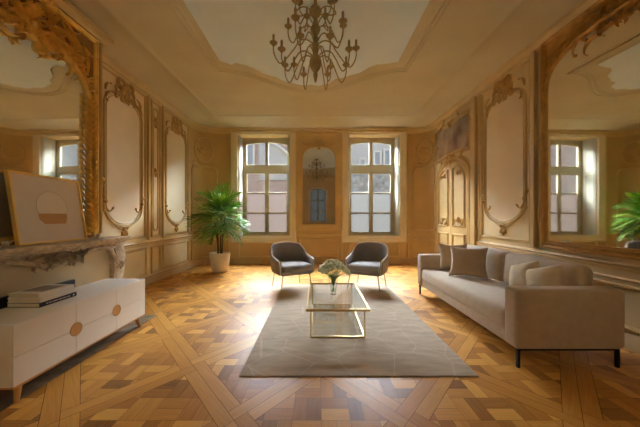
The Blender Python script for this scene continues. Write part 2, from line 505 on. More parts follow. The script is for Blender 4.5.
# floor: parquet panels with diagonal frames, every board its own face
def clip(poly, a, b, c):                         # keep a*x+b*y <= c
    out = []
    for i in range(len(poly)):
        p, q = poly[i], poly[(i+1) % len(poly)]
        dp, dq = a*p[0]+b*p[1]-c, a*q[0]+b*q[1]-c
        if dp <= 0: out.append(p)
        if (dp < 0 < dq) or (dq < 0 < dp):
            t = dp/(dp-dq); out.append((p[0]+(q[0]-p[0])*t, p[1]+(q[1]-p[1])*t))
    return out
def shrink(x0, x1, y0, y1, g): return [(x0+g, y0+g), (x1-g, y0+g), (x1-g, y1-g), (x0+g, y1-g)]
planks = []                                      # polygon, tone, grain angle
S = 1.03/math.sqrt(2); FW = .085; STY = 1.15
R2 = math.sqrt(.5)
def to_room(a, b): return ((a-b)*R2, (a+b)*R2*STY)
rnd = random.Random(3)
for iu in range(-8, 12):
    for iv in range(-8, 12):
        a0 = (iu+.87)*S; b0 = (iv+.82)*S
        cx, cy = to_room(a0+S/2, b0+S/2)
        if not (-3.8 < cx < 3.6 and -1.6 < cy < 7.7): continue
        g = .0012
        fr = [((0, S-FW, 0, FW), 0), ((S-FW, S, 0, S-FW), 1), ((FW, S, S-FW, S), 0), ((0, FW, FW, S), 1)]
        for (x0, x1, y0, y1), o in fr:
            pl = [(a0+x, b0+y) for x, y in shrink(x0, x1, y0, y1, g)]
            planks.append((pl, rnd.uniform(.45, .8), PI/4 if o == 0 else 3*PI/4))
        # basket weave inside, turned 45 degrees to the frame
        q = .172; n = int(S/q)+2
        lo, hi = FW+.0015, S-FW-.0015
        for i in range(-n, n+1):
            for j in range(-n, n+1):
                for k in range(2):
                    hz = (i+j) % 2 == 0
                    x0, x1, y0, y1 = (i*q, i*q+q, j*q+k*q/2, j*q+(k+1)*q/2) if hz else (i*q+k*q/2, i*q+(k+1)*q/2, j*q, j*q+q)
                    pts = shrink(x0, x1, y0, y1, .0007)
                    pl = [((x+y)*R2+S/2, (y-x)*R2+S/2) for x, y in pts]
                    for c_ in ((1, 0, hi), (-1, 0, -lo), (0, 1, hi), (0, -1, -lo)):
                        pl = clip(pl, *c_)
                        if len(pl) < 3: break
                    if len(pl) >= 3:
                        planks.append(([(a0+x, b0+y) for x, y in pl], min(1, max(0, rnd.gauss(.5, .28))), 0 if hz else PI/2))
vs, fs, tones, uvs = [], [], [], []
for pl, tone, ang in planks:
    i0 = len(vs); off = rnd.uniform(0, 40)
    for a, b in pl:
        x, y = to_room(a, b); vs.append((x, y, 0))
        uvs.append((x*math.cos(ang)+y*math.sin(ang)+off, -x*math.sin(ang)+y*math.cos(ang)+off))
        tones.append(tone)
    fs.append(tuple(range(i0, len(vs))))
i0 = len(vs)
for x, y in ((-4, -1.5), (4, -1.5), (4, 7.5), (-4, 7.5)):
    vs.append((x, y, -.003)); uvs.append((0, 0)); tones.append(0)
fs.append((i0, i0+1, i0+2, i0+3))
me = bpy.data.meshes.new('floor'); me.from_pydata(vs, [], fs)
me.uv_layers.new(name='UVMap'); me.color_attributes.new('tone', 'FLOAT_COLOR', 'CORNER')
ul = me.uv_layers['UVMap']; ca = me.color_attributes['tone']
for l in me.loops:
    ul.data[l.index].uv = uvs[l.vertex_index]; t = tones[l.vertex_index]; ca.data[l.index].color = (t, t, t, 1)
me.materials.append(M['parquet']); me.materials.append(M['dark'])
me.polygons[len(fs)-1].material_index = 1
floor = bpy.data.objects.new('floor', me); C.objects.link(floor); struct(floor)

def wall_strip(name, pts, z0=-.01, z1=3.7, th=.2, m='wall'):
    """vertical wall along plan points, thickened outward (to the right of travel)"""
    mb = MB(); rings = []
    k = len(pts)
    for i in range(k):
        a = Vector(pts[max(i-1, 0)]); b = Vector(pts[min(i+1, k-1)]); t = (b-a).normalized(); nn = Vector((-t.y, t.x))
        q = Vector(pts[i]); o = q+nn*th
        rings.append([(q.x, q.y, z0), (q.x, q.y, z1), (o.x, o.y, z1), (o.x, o.y, z0)])
    mb.loft(rings)
    return struct(mb.build(name, M[m], angle=30))
SW0, SW1, SZL, SZH = -.66, -.38, .68, 3.33         # narrow unseen side windows level with the camera, added for fill light
pl = [(XL, SW1), (XL, 4)]+[(XL+RL+RL*math.cos(PI-PI/2*i/12), YB-RL+RL*math.sin(PI-PI/2*i/12)) for i in range(13)]
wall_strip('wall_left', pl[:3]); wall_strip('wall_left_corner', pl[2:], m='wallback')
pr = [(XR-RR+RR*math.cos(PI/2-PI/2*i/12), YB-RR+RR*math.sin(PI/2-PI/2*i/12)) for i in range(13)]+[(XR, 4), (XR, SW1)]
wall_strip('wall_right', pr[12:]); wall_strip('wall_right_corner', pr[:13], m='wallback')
for nm, x0, x1 in (('wall_left_front', XL-.2, XL), ('wall_right_front', XR, XR+.2)):
    mb = MB()
    mb.box(x0, x1, YF-.2, SW0, 0, 3.7); mb.box(x0, x1, SW0, SW1, 0, SZL); mb.box(x0, x1, SW0, SW1, SZH, 3.7)
    struct(mb.build(nm, M['wall'], smooth=False))
W1, W2 = (-2.02, -.69), (.80, 2.11)
WZ0, WZ1, WY = .68, 3.33, 7.28
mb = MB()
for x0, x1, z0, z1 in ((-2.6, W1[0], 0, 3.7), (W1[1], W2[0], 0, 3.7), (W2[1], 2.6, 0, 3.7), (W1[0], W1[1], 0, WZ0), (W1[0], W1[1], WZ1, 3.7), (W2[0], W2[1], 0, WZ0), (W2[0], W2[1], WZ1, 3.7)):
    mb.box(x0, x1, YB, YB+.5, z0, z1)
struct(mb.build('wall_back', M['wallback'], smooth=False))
# front wall behind the camera, with a tall window added for fill light
W3 = (-.38, .48)
mb = MB()
for x0, x1, z0, z1 in ((XL, W3[0], 0, 3.7), (W3[1], XR, 0, 3.7), (W3[0], W3[1], 0, .93), (W3[0], W3[1], 2.75, 3.7)):
    mb.box(x0, x1, YF-.3, YF, z0, z1)
struct(mb.build('wall_front', M['wall'], smooth=False))
mb = MB()
mb.box(XL-.05, XBR, 1.66, 3.35, 0, 3.6)
struct(mb.build('wall_chimney', M['wall'], smooth=False))

# ceiling: cove and flat
prof = [(-.05, ZC-.06), (0, ZC-.03), (.10, ZC-.005), (.25, ZC+.03), (.45, ZC+.075), (.6, ZT-.008), (.62, ZT-.022), (.66, ZT-.022), (.68, ZT)]
mb = MB()
mb.loft([[(x, y, z) for x, y in outline(d)] for d, z in prof], caps=False)
mb.f_.append(tuple(range(len(mb.v)-len(outline(0)), len(mb.v))))
struct(mb.build('ceiling', M['ceil'], angle=50))
def bowed(x0, x1, y0, y1, bow, inset=0, n=12):
    c = (x0+x1)/2; a = (x1-x0)/2-inset; pts = []
    for i in range(2*n+1):
        t = -1+2*i/(2*n); pts.append((c+a*t, y0+inset-bow*(.5+.5*math.cos(PI*t))))
    for i in range(2*n+1):
        t = 1-2*i/(2*n); pts.append((c+a*t, y1-inset+bow*(.5+.5*math.cos(PI*t))))
    return pts
mb = MB(); rq = random.Random(5)
poly = bowed(-1.44, 1.24, 1.2, 4.1, .7)
poly = [(x+rq.uniform(-.03, .03), y+rq.uniform(-.05, .05)) for x, y in poly]
mb.extrude(poly, ZT-.004, ZT+.01)
struct(mb.build('trim_1', M['ceilpale'], smooth=False))
mb = MB()
mb.m = lambda u, v, w: (u, v, ZT-w)
mb.mould(bowed(-1.58, 1.40, 1.05, 4.3, .75), [(-.05, 0), (-.05, .02), (-.02, .03), (0, .012), (.03, .02), (.05, 0)])
struct(mb.build('trim_2', M['ceil']))

# cornice
mb = MB()
prof = [(0, ZC-.13), (.02, ZC-.13), (.028, ZC-.105), (.05, ZC-.10), (.07, ZC-.06), (.095, ZC-.045), (.10, ZC-.01), (0, ZC)]
o_rings = [[(x, y, z) for x, y in outline(d)] for d, z in prof]
mb.loft([[o_rings[i][j] for i in range(len(prof))] for j in range(len(o_rings[0]))], path_closed=True)
struct(mb.build('trim_3', M['mould'], angle=50))
mb = MB()                                        # cornice of the chimney breast and its edge
path = [(XL, 3.35), (XBR, 3.35), (XBR, 1.66), (XL, 1.66)]
mb.m = lambda u, v, w: (u, v, w)
mb.mould(path, [(0, ZC-.13), (.02, ZC-.13), (.028, ZC-.105), (.05, ZC-.10), (.07, ZC-.06), (.095, ZC-.045), (.10, ZC), (0, ZC)], closed=False)
struct(mb.build('trim_4', M['mould'], angle=50))
# straight shelf over the windows
mb = MB()
mb.box(-2.2, 2.26, YB-.14, YB, ZC-.06, ZC-.01); mb.box(-2.2, 2.26, YB-.10, YB, ZC-.11, ZC-.06)
struct(mb.build('trim_5', M['mould'], bevel=.012))

# skirting and dado rail following the walls
def follow(name, prof, m, side):
    if side == 'left': pts = [(XL, YF), (XL, 1.66)], [(XL, 3.35)]+[(XL, 4.5)]+pl[2:]
    elif side == 'right': pts = (pr+[(XR, YF)],)
    else: pts = ([(-2.4, YB), (2.35, YB)],)
    mb = MB()
    for p in pts: mb.mould(p, [(-o, h) for o, h in prof], closed=False)
    return struct(mb.build(name, m, angle=50))
SK = [(0, 0), (.028, 0), (.028, .09), (.018, .105), (.018, .125), (.008, .14), (0, .14)]
DR = [(0, .70), (.014, .70), (.022, .72), (.016, .735), (.036, .752), (.03, .772), (0, .785)]
for sd in ('left', 'right', 'back'):
    follow('baseboard_'+sd, SK, M['base'], sd)
k = 6
for sd in ('left', 'right', 'back'):
    if sd == 'back':
        mb = MB(back)
        for a, b in ((-2.4, -2.2), (-.5, .62), (2.28, 2.35)): mb.mould([(a, .745), (b, .745)], [(-.03, 0), (-.03, .02), (0, .03), (.03, .02), (.03, 0)], closed=False)
        struct(mb.build('trim_%d' % k, M['mould']))
    elif sd == 'right':
        # the rail stops at the door
        mb = MB(right); 
        for a, b in ((YF, 4.90),):
            mb.mould([(a, .745), (b, .745)], [(-.045, 0), (-.045, .014), (-.02, .02), (-.012, .014), (.012, .036), (.028, .03), (.04, 0)], closed=False)
            mb.mould([(a, .62), (b, .62)], THIN, closed=False)
        struct(mb.build('trim_%d' % k, M['mould']))
    else:
        follow('trim_%d' % k, DR, M['mould'], sd)
    k += 1

TN = [k]
def trim(mb, m=None, **kw):
    o = struct(mb.build('trim_%d' % TN[0], m or M['mould'], **kw)); TN[0] += 1
    return o
def carving(mb, parent): return mb.build('carved_ornament', M['carve'], parent)

def crest(mb, u, v, s, h, seed=1):
    """rocaille crest: small shell, paired open scrolls and leaf sprays"""
    shell(mb, u, v+.12*s, .42*s, h, 35, 145, 5, w0=.01)
    scroll(mb, u+.06*s, v-.35*s, math.radians(62), 1.25*s, -.6/s, -5.2/s, .062*s, h, sym=u, w0=.005)
    scroll(mb, u+.05*s, v+.10*s, math.radians(-5), 1.5*s, 1.1/s, 4.6/s, .055*s, h*.9, sym=u, w0=.005)
    scroll(mb, u+.22*s, v-.12*s, math.radians(-40), 1.7*s, 2.2/s, -4.2/s, .052*s, h*.8, sym=u, w0=.005, lobes=5)
    scroll(mb, u+.30*s, v+.30*s, math.radians(20), .9*s, -1.5/s, -7/s, .05*s, h*.8, sym=u, w0=.005, lobes=3)
    scroll(mb, u+.02*s, v+.45*s, math.radians(75), .7*s, -1/s, -8/s, .05*s, h*.8, sym=u, w0=.005)
    leafspray(mb, u, v, .62*s, h*.7, seed=seed, n=5, a0=-85, a1=50, w0=.005)
    mb.ball((u, v-.05*s, h*.6), .075*s, 10, (1, 1.4, 1))

def big_panel(f, u0, u1, z0=1.06, z1=3.06, zr0=.86, zr1=3.3, wood=True, orn=1.0, frame=.10):
    """boiserie panel: outer frame, inner arched moulding, crest, corner knots and lower cartouche"""
    c = (u0+u1)/2
    mb = MB(f)
    mb.mould(rounded(u0, u1, z0, z1, .26*orn, .30*orn), PROF)
    mb.mould(rounded(u0+.035, u1-.035, z0+.035, z1-.035, .245*orn, .28*orn), [(a*.6, b*.6+.004) for a, b in THIN])
    mb.mould(rect(u0-frame, u1+frame, zr0, zr1), PROF)
    # swept lower frame
    mb.mould([(u0-.02+(u1-u0+.04)*i/16, z0+.25-.30*math.sin(PI*i/16)) for i in range(17)], THIN, closed=False)
    t = trim(mb)
    fd = MB(f); fd.extrude(rounded(u0, u1, z0, z1, .26*orn, .30*orn), -.002, .006); fd.build('panel_field', M['field'], t, smooth=False)
    o = MB(f)
    crest(o, c, z1+.04, .27*orn, .055)
    for e in (u0, u1):
        sg = 1 if e == u0 else -1
        scroll(o, e, z0+.36*orn, math.radians(90 if sg > 0 else 90), .22, sg*3, sg*22, .022, .035)
        scroll(o, e, z0+.36*orn, math.radians(-90), .26, sg*2, sg*20, .024, .035)
        o.ball((e, z0+.36*orn, .025), .03, 8)
        scroll(o, e+sg*.02, z1-.05, math.radians(90 if sg > 0 else 90), .18, -sg*2, -sg*16, .02, .03)
    leafspray(o, c, z0-.07, .13*orn, .035, seed=4, n=6, a0=-80, a1=60)
    shell(o, c, z0-.09, .07, .03, 200, 340, 5)
    carving(o, t)
    return t
# ---- left wall panelling
big_panel(left, 3.80, 4.60)
mb = MB(left); mb.mould(rect(4.89, 5.13, .86, 3.3), PROF); mb.mould(rounded(4.94, 5.08, .95, 3.2, .09, .09), THIN); t = trim(mb)
o = MB(left); leafspray(o, 5.01, 2.03, .09, .03, seed=2, n=6, a0=-85, a1=85); leafspray(o, 5.01, 2.95, .12, .03, seed=9, n=6, a0=-85, a1=85); carving(o, t)
big_panel(left, 5.34, 6.16, frame=.09)
mb = MB(left)
for a, b in ((3.55, 4.72), (4.89, 5.13), (5.25, 6.25)):
    mb.mould(rect(a, b, .20, .64), PROF)
trim(mb)
mb = MB(left); mb.mould([(3.72, 2.0), (3.68, 2.0)], THIN, False)
# vertical edge mouldings next to the chimney breast
mb = MB()
for y, x in ((3.352, XL), (3.40, XL)):
    pass
mb = MB(left); mb.box(3.36, 3.44, .80, ZC-.1, 0, .07); mb.box(4.745, 4.785, .80, ZC-.1, 0, .05); mb.box(5.20, 5.235, .80, ZC-.1, 0, .05)
trim(mb, bevel=.01)
o = MB(left); leafspray(o, 3.72, 1.72, .11, .05, seed=21, n=6, a0=-85, a1=85); o.ball((3.72, 1.72, .03), .04); o.ball((3.70, 1.62, .03), .03)
t = trim(o, M['gold'])
# breast mouldings beside the mirror
mb = MB(breast)
mb.mould([(3.30, 1.0), (3.30, ZC-.12)], BIG, False)
mb.mould([(1.71, 1.0), (1.71, ZC-.12)], BIG, False)
trim(mb, M['carve'])
# ---- curved corners
def corner_panel(f, u0, u1, rail):
    mb = MB(f)
    seg = lambda v: [(u0+(u1-u0)*i/10, v) for i in range(11)]
    c = (u0+u1)/2; r = (u1-u0)*.36
    mb.mould(seg(.88)+[(u1, 2.35)]+[(u1-.06, 2.45)]+[(c+(u1-c-.1)*math.cos(PI*i/8), 2.45+.0*i) for i in range(1, 8)]+[(u0+.06, 2.45), (u0, 2.35)], PROF)
    mb.mould([(c+r*math.cos(2*PI*i/20), 2.86+r*1.25*math.sin(2*PI*i/20)) for i in range(20)], PROF)
    mb.mould(seg(.20)+[(u1, .64)]+list(reversed(seg(.64)))[1:-1]+[(u0, .64)], PROF)
    t = trim(mb)
    o = MB(f)
    leafspray(o, c, 2.86, r*.8, .03, seed=6, n=6, a0=-85, a1=85)
    scroll(o, c+.03, 2.50, math.radians(30), .3, 2, -12, .02, .03, sym=c)
    carving(o, t)
corner_panel(corner_l, .14, .80, True)
corner_panel(corner_r, .12, .70, True)
# ---- right wall panelling
big_panel(right, 3.68, 4.57, z0=1.10, z1=3.06, zr0=.88, frame=.075)
mb = MB(right); mb.box(3.475, 3.55, .80, ZC-.1, 0, .06); mb.box(3.41, 3.43, .80, ZC-.1, 0, .025)
mb.box(4.69, 4.72, .80, ZC-.1, 0, .03); mb.box(4.79, 4.89, 0, ZC-.1, 0, .06)
trim(mb, bevel=.012)
mb = MB(right)
for a, b in ((.75, 2.1), (2.2, 3.32), (3.6, 4.66)): mb.mould(rect(a, b, .19, .55), PROF)
trim(mb)
# ---- back wall panelling
mb = MB(back)
for a, b in ((-1.98, -.73), (.84, 2.07)): mb.mould(rect(a, b, .2, .55), PROF)
mb.mould(rect(-.42, .52, .2, .64), PROF)
for a in (-2.24, 2.30): mb.mould([(a, .16), (a, ZC-.13)], PROF, False)
mb.mould([(-.535, .14), (-.535, ZC-.13)], PROF, False); mb.mould([(.635, .14), (.635, ZC-.13)], PROF, False)
trim(mb)

# ------------------------------------------------------------------ double door with overdoor canvas on the right wall
d = empty('door_1', (XR, 5.74, 0)); struct(d)
DU0, DU1 = 5.02, 6.40; DC = (DU0+DU1)/2
def arch(u0, u1, z0, z1, rise, n=14):
    c = (u0+u1)/2; a = (u1-u0)/2
    return [(u0, z0), (u1, z0)]+[(c+a*math.cos(PI*i/n), z1-rise+rise*math.sin(PI*i/n)) for i in range(n+1)]
mb = MB(right); mb.mould(arch(DU0, DU1, .0, 2.40, .42), BIG); mb.mould(arch(DU0-.07, DU1+.07, .0, 2.46, .43), THIN); inside(mb.build('door_casing', M['mould']), d)
mb = MB(right); mb.box(DU0-.12, DU0-.07, .02, 3.3, 0, .045); mb.box(DU1+.0, DU1+.04, .02, 2.2, 0, .02); inside(mb.build('door_jamb', M['mould'], bevel=.01), d)
for a, b, s in ((DU0+.05, DC-.012, 0), (DC+.012, DU1-.05, 1)):
    mb = MB(right)
    a1 = DC; h = lambda u: 2.36-.42+.40*math.sqrt(max(0, 1-((u-DC)/((DU1-DU0)/2-.03))**2))
    top = [(b+(a-b)*i/10, h(b+(a-b)*i/10)) for i in range(11)]
    mb.extrude([(a, .03), (b, .03)]+top, .0, .022)
    lf = inside(mb.build('door_leaf', M['mould'], angle=30), d)
    mb = MB(right)
    ap, bp = a+.10, b-.10
    top2 = [(bp+(ap-bp)*i/12, h(bp+(ap-bp)*i/12)-.13+.05*math.sin(PI*i/12)) for i in range(13)]
    off = lambda P: P
    mb2 = MB(lambda u, v, w: right(u, v, w+.022))
    mb2.mould([(ap, 1.02), (bp, 1.02)]+top2, PROF)
    mb2.mould(rect(ap, bp, .14, .84), PROF)
    q = mb2.build('leaf_moulding', M['mould'], lf)
    o = MB(lambda u, v, w: right(u, v, w+.022))
    c = (ap+bp)/2
    leafspray(o, c, 1.08, .15, .03, seed=11+s, n=6, a0=-10, a1=85)
    scroll(o, c+.02, 1.02, 0, .24, 1, 16, .018, .03, sym=c)
    leafspray(o, c, h(c)-.16, .12, .03, seed=14+s, n=5, a0=-85, a1=0)
    o.build('leaf_ornament', M['carve'], lf)
mb = MB(right)
crest(mb, DC, 2.43, .20, .05, seed=8)
scroll(mb, DC+.15, 2.42, 0, .6, -.4, -4, .03, .035, sym=DC)
inside(mb.build('carved_ornament', M['carve']), d)
p = tag(empty('overdoor_painting', (XR, DC, 2.5)), 'hazy mauve-brown canvas set in carved frame above the double door', 'painting')
PU0, PU1 = 5.00, 6.40
ptop = [(PU1-(PU1-PU0)*i/20, 3.17+.02*math.sin(3*PI*i/20)) for i in range(21)]
pbot = [(PU0+(PU1-PU0)*i/20, 2.50+.05*math.sin(PI*i/20)**2) for i in range(21)]
mb = MB(right); mb.extrude(pbot+ptop, .004, .02); inside(mb.build('canvas', M['painting'], smooth=False), p)
mb = MB(right); mb.mould(pbot+ptop, [(a, b+.004) for a, b in BIG]); inside(mb.build('frame', M['mould']), p)
mb = MB(right)
for e, sg in ((PU0, 1), (PU1, -1)):
    scroll(mb, e, 3.18, math.radians(-90), .34, sg*-1, sg*-9, .03, .05, w0=.02)
    scroll(mb, e, 3.18, math.radians(0 if sg > 0 else 180), .5, sg*-1.5, sg*7, .03, .05, w0=.02, lobes=4)
    scroll(mb, e, 2.48, math.radians(90), .4, sg*1, sg*-8, .026, .045, w0=.02)
    scroll(mb, e, 2.50, math.radians(0 if sg > 0 else 180), .36, sg*2, sg*-10, .026, .045, w0=.02)
leafspray(mb, DC, 3.19, .14, .05, seed=31, n=6, a0=-60, a1=40, w0=.02)
inside(mb.build('carved_scrolls', M['carve']), p)

# ------------------------------------------------------------------ windows
def make_window(name, x0, x1, frost, y=WY):
    w = struct(empty(name, ((x0+x1)/2, YB, 0)))
    P = lambda mb, nm, m, **k: inside(mb.build(nm, m, **k), w)
    mb = MB(back)                                 # casing round the opening, on the wall
    c = .085
    mb.mould([(x0-c, WZ0-.04), (x1+c, WZ0-.04), (x1+c, WZ1+c-.03), (x0-c, WZ1+c-.03)], [(-.085, 0), (-.085, .035), (-.06, .05), (-.02, .045), (0, .03), (.05, .03), (.085, .02), (.085, 0)])
    P(mb, 'window_casing', M['casing'], angle=30)
    mb = MB(); mb.box(x0-.02, x1+.02, YB-.05, WY+.02, WZ0-.03, WZ0+.005); P(mb, 'window_sill', M['casing'], bevel=.008)
    # fixed frame with transom
    mb = MB(); f0, f1 = y, y+.07
    z0, z1 = WZ0+.005, WZ1
    for a, b, e, g in ((x0, x0+.075, z0, z1), (x1-.075, x1, z0, z1), (x0+.075, x1-.075, z1-.08, z1), (x0+.075, x1-.075, z0, z0+.06), (x0+.075, x1-.075, 2.42, 2.56)):
        mb.box(a, b, f0, f1, e, g)
    P(mb, 'window_frame', M['sash'], smooth=False, bevel=.006)
    cx = (x0+x1)/2
    for a, b in ((x0+.075, cx), (cx, x1-.075)):
        sa = MB()
        for zz0, zz1, bars in ((z0+.06, 2.42, (1.31, 1.85)), (2.56, z1-.08, ())):
            s0, s1 = y+.012, y+.055
            e0, e1 = a, b
            st = .045 if zz0 > 2 else .05
            sa.box(e0, e0+st, s0, s1, zz0, zz1); sa.box(e1-st, e1, s0, s1, zz0, zz1)
            sa.box(e0+st, e1-st, s0, s1, zz0, zz0+.05)
            if bars:
                sa.box(e0+st, e1-st, s0, s1, zz1-.05, zz1)
            else:                                  # cambered head
                n = 8; hd = [(e0+st+(e1-e0-2*st)*i/n) for i in range(n+1)]
                lowl = .10 if a < cx-.01 else .04; lowr = .04 if a < cx-.01 else .10
                bt = [zz1-(lowl+(lowr-lowl)*math.sin(PI/2*i/n)) if a < cx-.01 else zz1-(lowr+(lowl-lowr)*math.cos(PI/2*i/n)) for i in range(n+1)]
                sa.m = lambda u, v, q: (u, q, v)
                sa.extrude([(h_, b_) for h_, b_ in zip(hd, bt)]+[(e1-st, zz1), (e0+st, zz1)], s0, s1)
                sa.m = None
            for zb in bars: sa.box(e0+st, e1-st, s0+.008, s1-.008, zb-.016, zb+.016)
        sash = P(sa, 'window_sash', M['sash'], smooth=False, bevel=.005)
        g = MB(); g.box(a+.03, b-.03, y+.031, y+.035, 1.85, 2.40); g.box(a+.03, b-.03, y+.031, y+.035, 2.57, z1-.06)
        g.build('clear_pane', M['pane'], sash, smooth=False)
        g = MB(); g.box(a+.03, b-.03, y+.031, y+.0325, z0+.07, 1.85)
        g.build('frosted_pane', frost, sash, smooth=False)
    h = MB(); h.tube([(cx, y-.012, 1.0), (cx, y-.012, 1.28)], .008, 6); h.box(cx-.012, cx+.012, y-.02, y+.012, 1.12, 1.16)
    P(h, 'window_bolt', M['sash'])
    for sg, e in ((1, x0), (-1, x1)):              # inside shutters folded into the reveals
        s = MB(lambda u, v, q: (e+sg*(.006+q), u, v))
        s.box(YB+.03, WY-.03, WZ0+.03, WZ1-.03, 0, .022)
        sh = P(s, 'shutter', M['shutter'], smooth=False, bevel=.003)
        s2 = MB(lambda u, v, q: (e+sg*(.028+q), u, v))
        for a, b in ((.80, 1.35), (1.42, 2.35), (2.42, 3.22)): s2.mould(rect(YB+.09, WY-.09, a, b), [(-.022, 0), (-.02, .008), (0, .012), (.02, .008), (.022, 0)])
        s2.build('shutter_panel', M['shutter'], sh)
    return w
make_window('window_1', *W1, M['frost_l'])
make_window('window_2', *W2, M['frost_r'])
w3 = struct(empty('fill_window_3', (.05, YF, 0)))  # tall frosted window added behind the camera to bring in fill light
front = lambda u, v, w: (u, YF+w, v)
mb = MB(front); mb.mould(arch(W3[0]-.02, W3[1]+.02, .92, 2.77, .25), BIG); inside(mb.build('window_casing', M['casing']), w3)
mb = MB(); mb.box(.03, .07, YF-.2, YF-.15, .93, 2.75)
for z in (1.5, 2.1): mb.box(W3[0], W3[1], YF-.19, YF-.16, z-.015, z+.015)
inside(mb.build('window_sash', M['sash'], smooth=False), w3)
mb = MB(); mb.box(W3[0], W3[1], YF-.178, YF-.176, .93, 2.75); inside(mb.build('frosted_pane', M['frost_r'], smooth=False), w3)

for nm, f, xx in (('fill_window_4', left, XL), ('fill_window_5', right, XR)):  # side windows out of view, added to let in more daylight
    w = struct(empty(nm, (xx, (SW0+SW1)/2, 0)))
    mb = MB(f); mb.mould(rect(SW0-.05, SW1+.05, SZL-.06, SZH+.03), THIN); inside(mb.build('window_casing', M['casing']), w)
    mb = MB(f)
    for a, b, z0, z1 in ((SW0, SW0+.05, SZL, SZH), (SW1-.05, SW1, SZL, SZH), (SW0, SW1, SZL, SZL+.07), (SW0, SW1, SZH-.08, SZH), (SW0, SW1, 2.42, 2.55)):
        mb.box(a, b, z0, z1, -.17, -.11)
    for z in (1.31, 1.85): mb.box(SW0, SW1, z-.015, z+.015, -.155, -.125)
    inside(mb.build('window_sash', M['sash'], smooth=False), w)
    mb = MB(f); mb.box(SW0+.03, SW1-.03, SZL+.03, SZH-.03, -.142, -.138); inside(mb.build('clear_pane', M['pane'], smooth=False), w)

# ------------------------------------------------------------------ the street beyond
mb = MB(); mb.box(-20, 20, 7.6, 40, -.2, -.05); s = struct(mb.build('exterior_ground', M['ext_ground'], smooth=False))
def ext_building(name, x0, x1, y, h, m, label, wins, arched=False, low=None):
    b = tag(empty(name, ((x0+x1)/2, y, 0)), label, 'building')
    mb = MB(); mb.box(x0, x1, y, y+3, -.05, h); inside(mb.build('facade', m, smooth=False), b)
    for (a, c, z0, z1) in wins:
        q = MB(lambda u, v, w: (u, y-w, v)); q.mould(rect(a, c, z0, z1), [(-.08, 0), (-.08, .06), (.02, .06), (.02, 0)])
        fr = inside(q.build('window_surround', M['ext_trim']), b)
        q = MB(lambda u, v, w: (u, y-w, v)); q.box(a, c, z0, z1, -.0, .02); q.build('window_pane', M['ext_glass'], fr, smooth=False)
        fr_l = fr
    if low:
        q = MB(lambda u, v, w: (u, y-w, v)); q.box(x0, x1, 0, low, 0, .12); inside(q.build('rubble_base', M['ext_rubble'], smooth=False), b)
    q = MB(lambda u, v, w: (u, y-w, v)); q.box(x0, x1, h-.18, h, 0, .2); inside(q.build('cornice', M['ext_trim'], smooth=False), b)
    if arched:
        q = MB(lambda u, v, w: (u, y-w, v))
        q.tube([(-3.0+2.0*math.cos(PI*.5*i/14), 3.1+2.0*math.sin(PI*.5*i/14), .12) for i in range(15)], .09, 6)
        inside(q.build('arch_band', M['ext_trim']), b)
        q = MB(lambda u, v, w: (u, y-w, v)); q.extrude([(-3.0, 3.1)]+[(-3.0+2.0*math.cos(PI*.5*i/14), 3.1+2.0*math.sin(PI*.5*i/14)) for i in range(15)], 0, .08)
        inside(q.build('arch_wall', M['ext_pale'], smooth=False), b)
    return b
ext_building('brick_building', -12, -.45, 14, 6.6, M['ext_pink'], 'pink brick building across the street seen through left window', ((-3.7, -3.3, 3.9, 5.0), (-6, -5.3, 2.5, 4.2)), arched=True)
ext_building('rendered_building', .1, 12, 15, 6.9, M['ext_pale'], 'pale rendered building above rubble wall seen through right window', ((3.2, 3.5, 3.9, 4.8), (3.75, 4.0, 3.9, 4.9), (4.3, 4.55, 3.9, 4.7), (2.4, 2.65, 3.9, 4.4)), low=3.7)

# ------------------------------------------------------------------ mirrors
def mirror(name, label, f, loc, c, hw, z0, zs, z1, zo, m, fw, tilt=0, board=None, lush=False, pn=None, rise_w=.62):
    """arched mirror: c centre, hw half width of glass, zs springing, z1 top of glass, zo top of frame"""
    e = tag(empty(name, loc), label, 'mirror')
    def head(i, n=20):
        t = i/n                                    # shouldered head from the right spring to the left one
        a = PI*t
        u = c+hw*math.copysign(abs(math.cos(a))**rise_w, math.cos(a))
        return (u, zs+(z1-zs)*math.sin(a)**.85)
    hd = [head(i) for i in range(21)]
    g = MB(f)
    tw = lambda u: .008+(u-(c-hw))*math.tan(tilt)
    n = len(hd)+2
    poly = [(c-hw-.01, z0-.01), (c+hw+.01, z0-.01)]+hd
    g.loft([[(a, b, .004) for a, b in poly], [(a, b, tw(a)) for a, b in poly]])
    inside(g.build('mirror_glass', M['mirror'], smooth=False), e)
    fr = MB(f)
    fr.mould([(c-hw, z0), (c+hw, z0)]+hd, [(-.010, .0), (-.010, .06), (-.002, .068), (.012, .052), (.02, .058), (.030, .03), (.034, 0)])
    # the mould normal points left of travel (inward); outer board follows
    inside(fr.build('inner_frame', m), e)
    sp = MB(f)                                      # spandrels
    top = [(c+hw+fw, zo), (c-hw-fw, zo)]
    poly = [(c+hw, zs)]+hd[1:-1]+[(c-hw, zs), (c-hw-fw, zs), (c-hw-fw, zo), (c+hw+fw, zo), (c+hw+fw, zs)]
    sp.extrude(poly, 0, .03)
    for a, b in ((c-hw-fw, c-hw), (c+hw, c+hw+fw)): sp.box(a, b, z0-.02, zs, 0, .028)
    sp.box(c-hw-fw, c+hw+fw, z0-fw*.8, z0-.0, 0, .03)
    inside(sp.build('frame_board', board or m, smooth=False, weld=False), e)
    bo = MB(f); bo.mould(rect(c-hw-fw, c+hw+fw, z0-fw*.8, zo), [(-.028, 0), (-.028, .05), (-.01, .06), (.004, .045), (.02, .05), (.028, .03)]); inside(bo.build('outer_frame', m), e)
    return e, hd

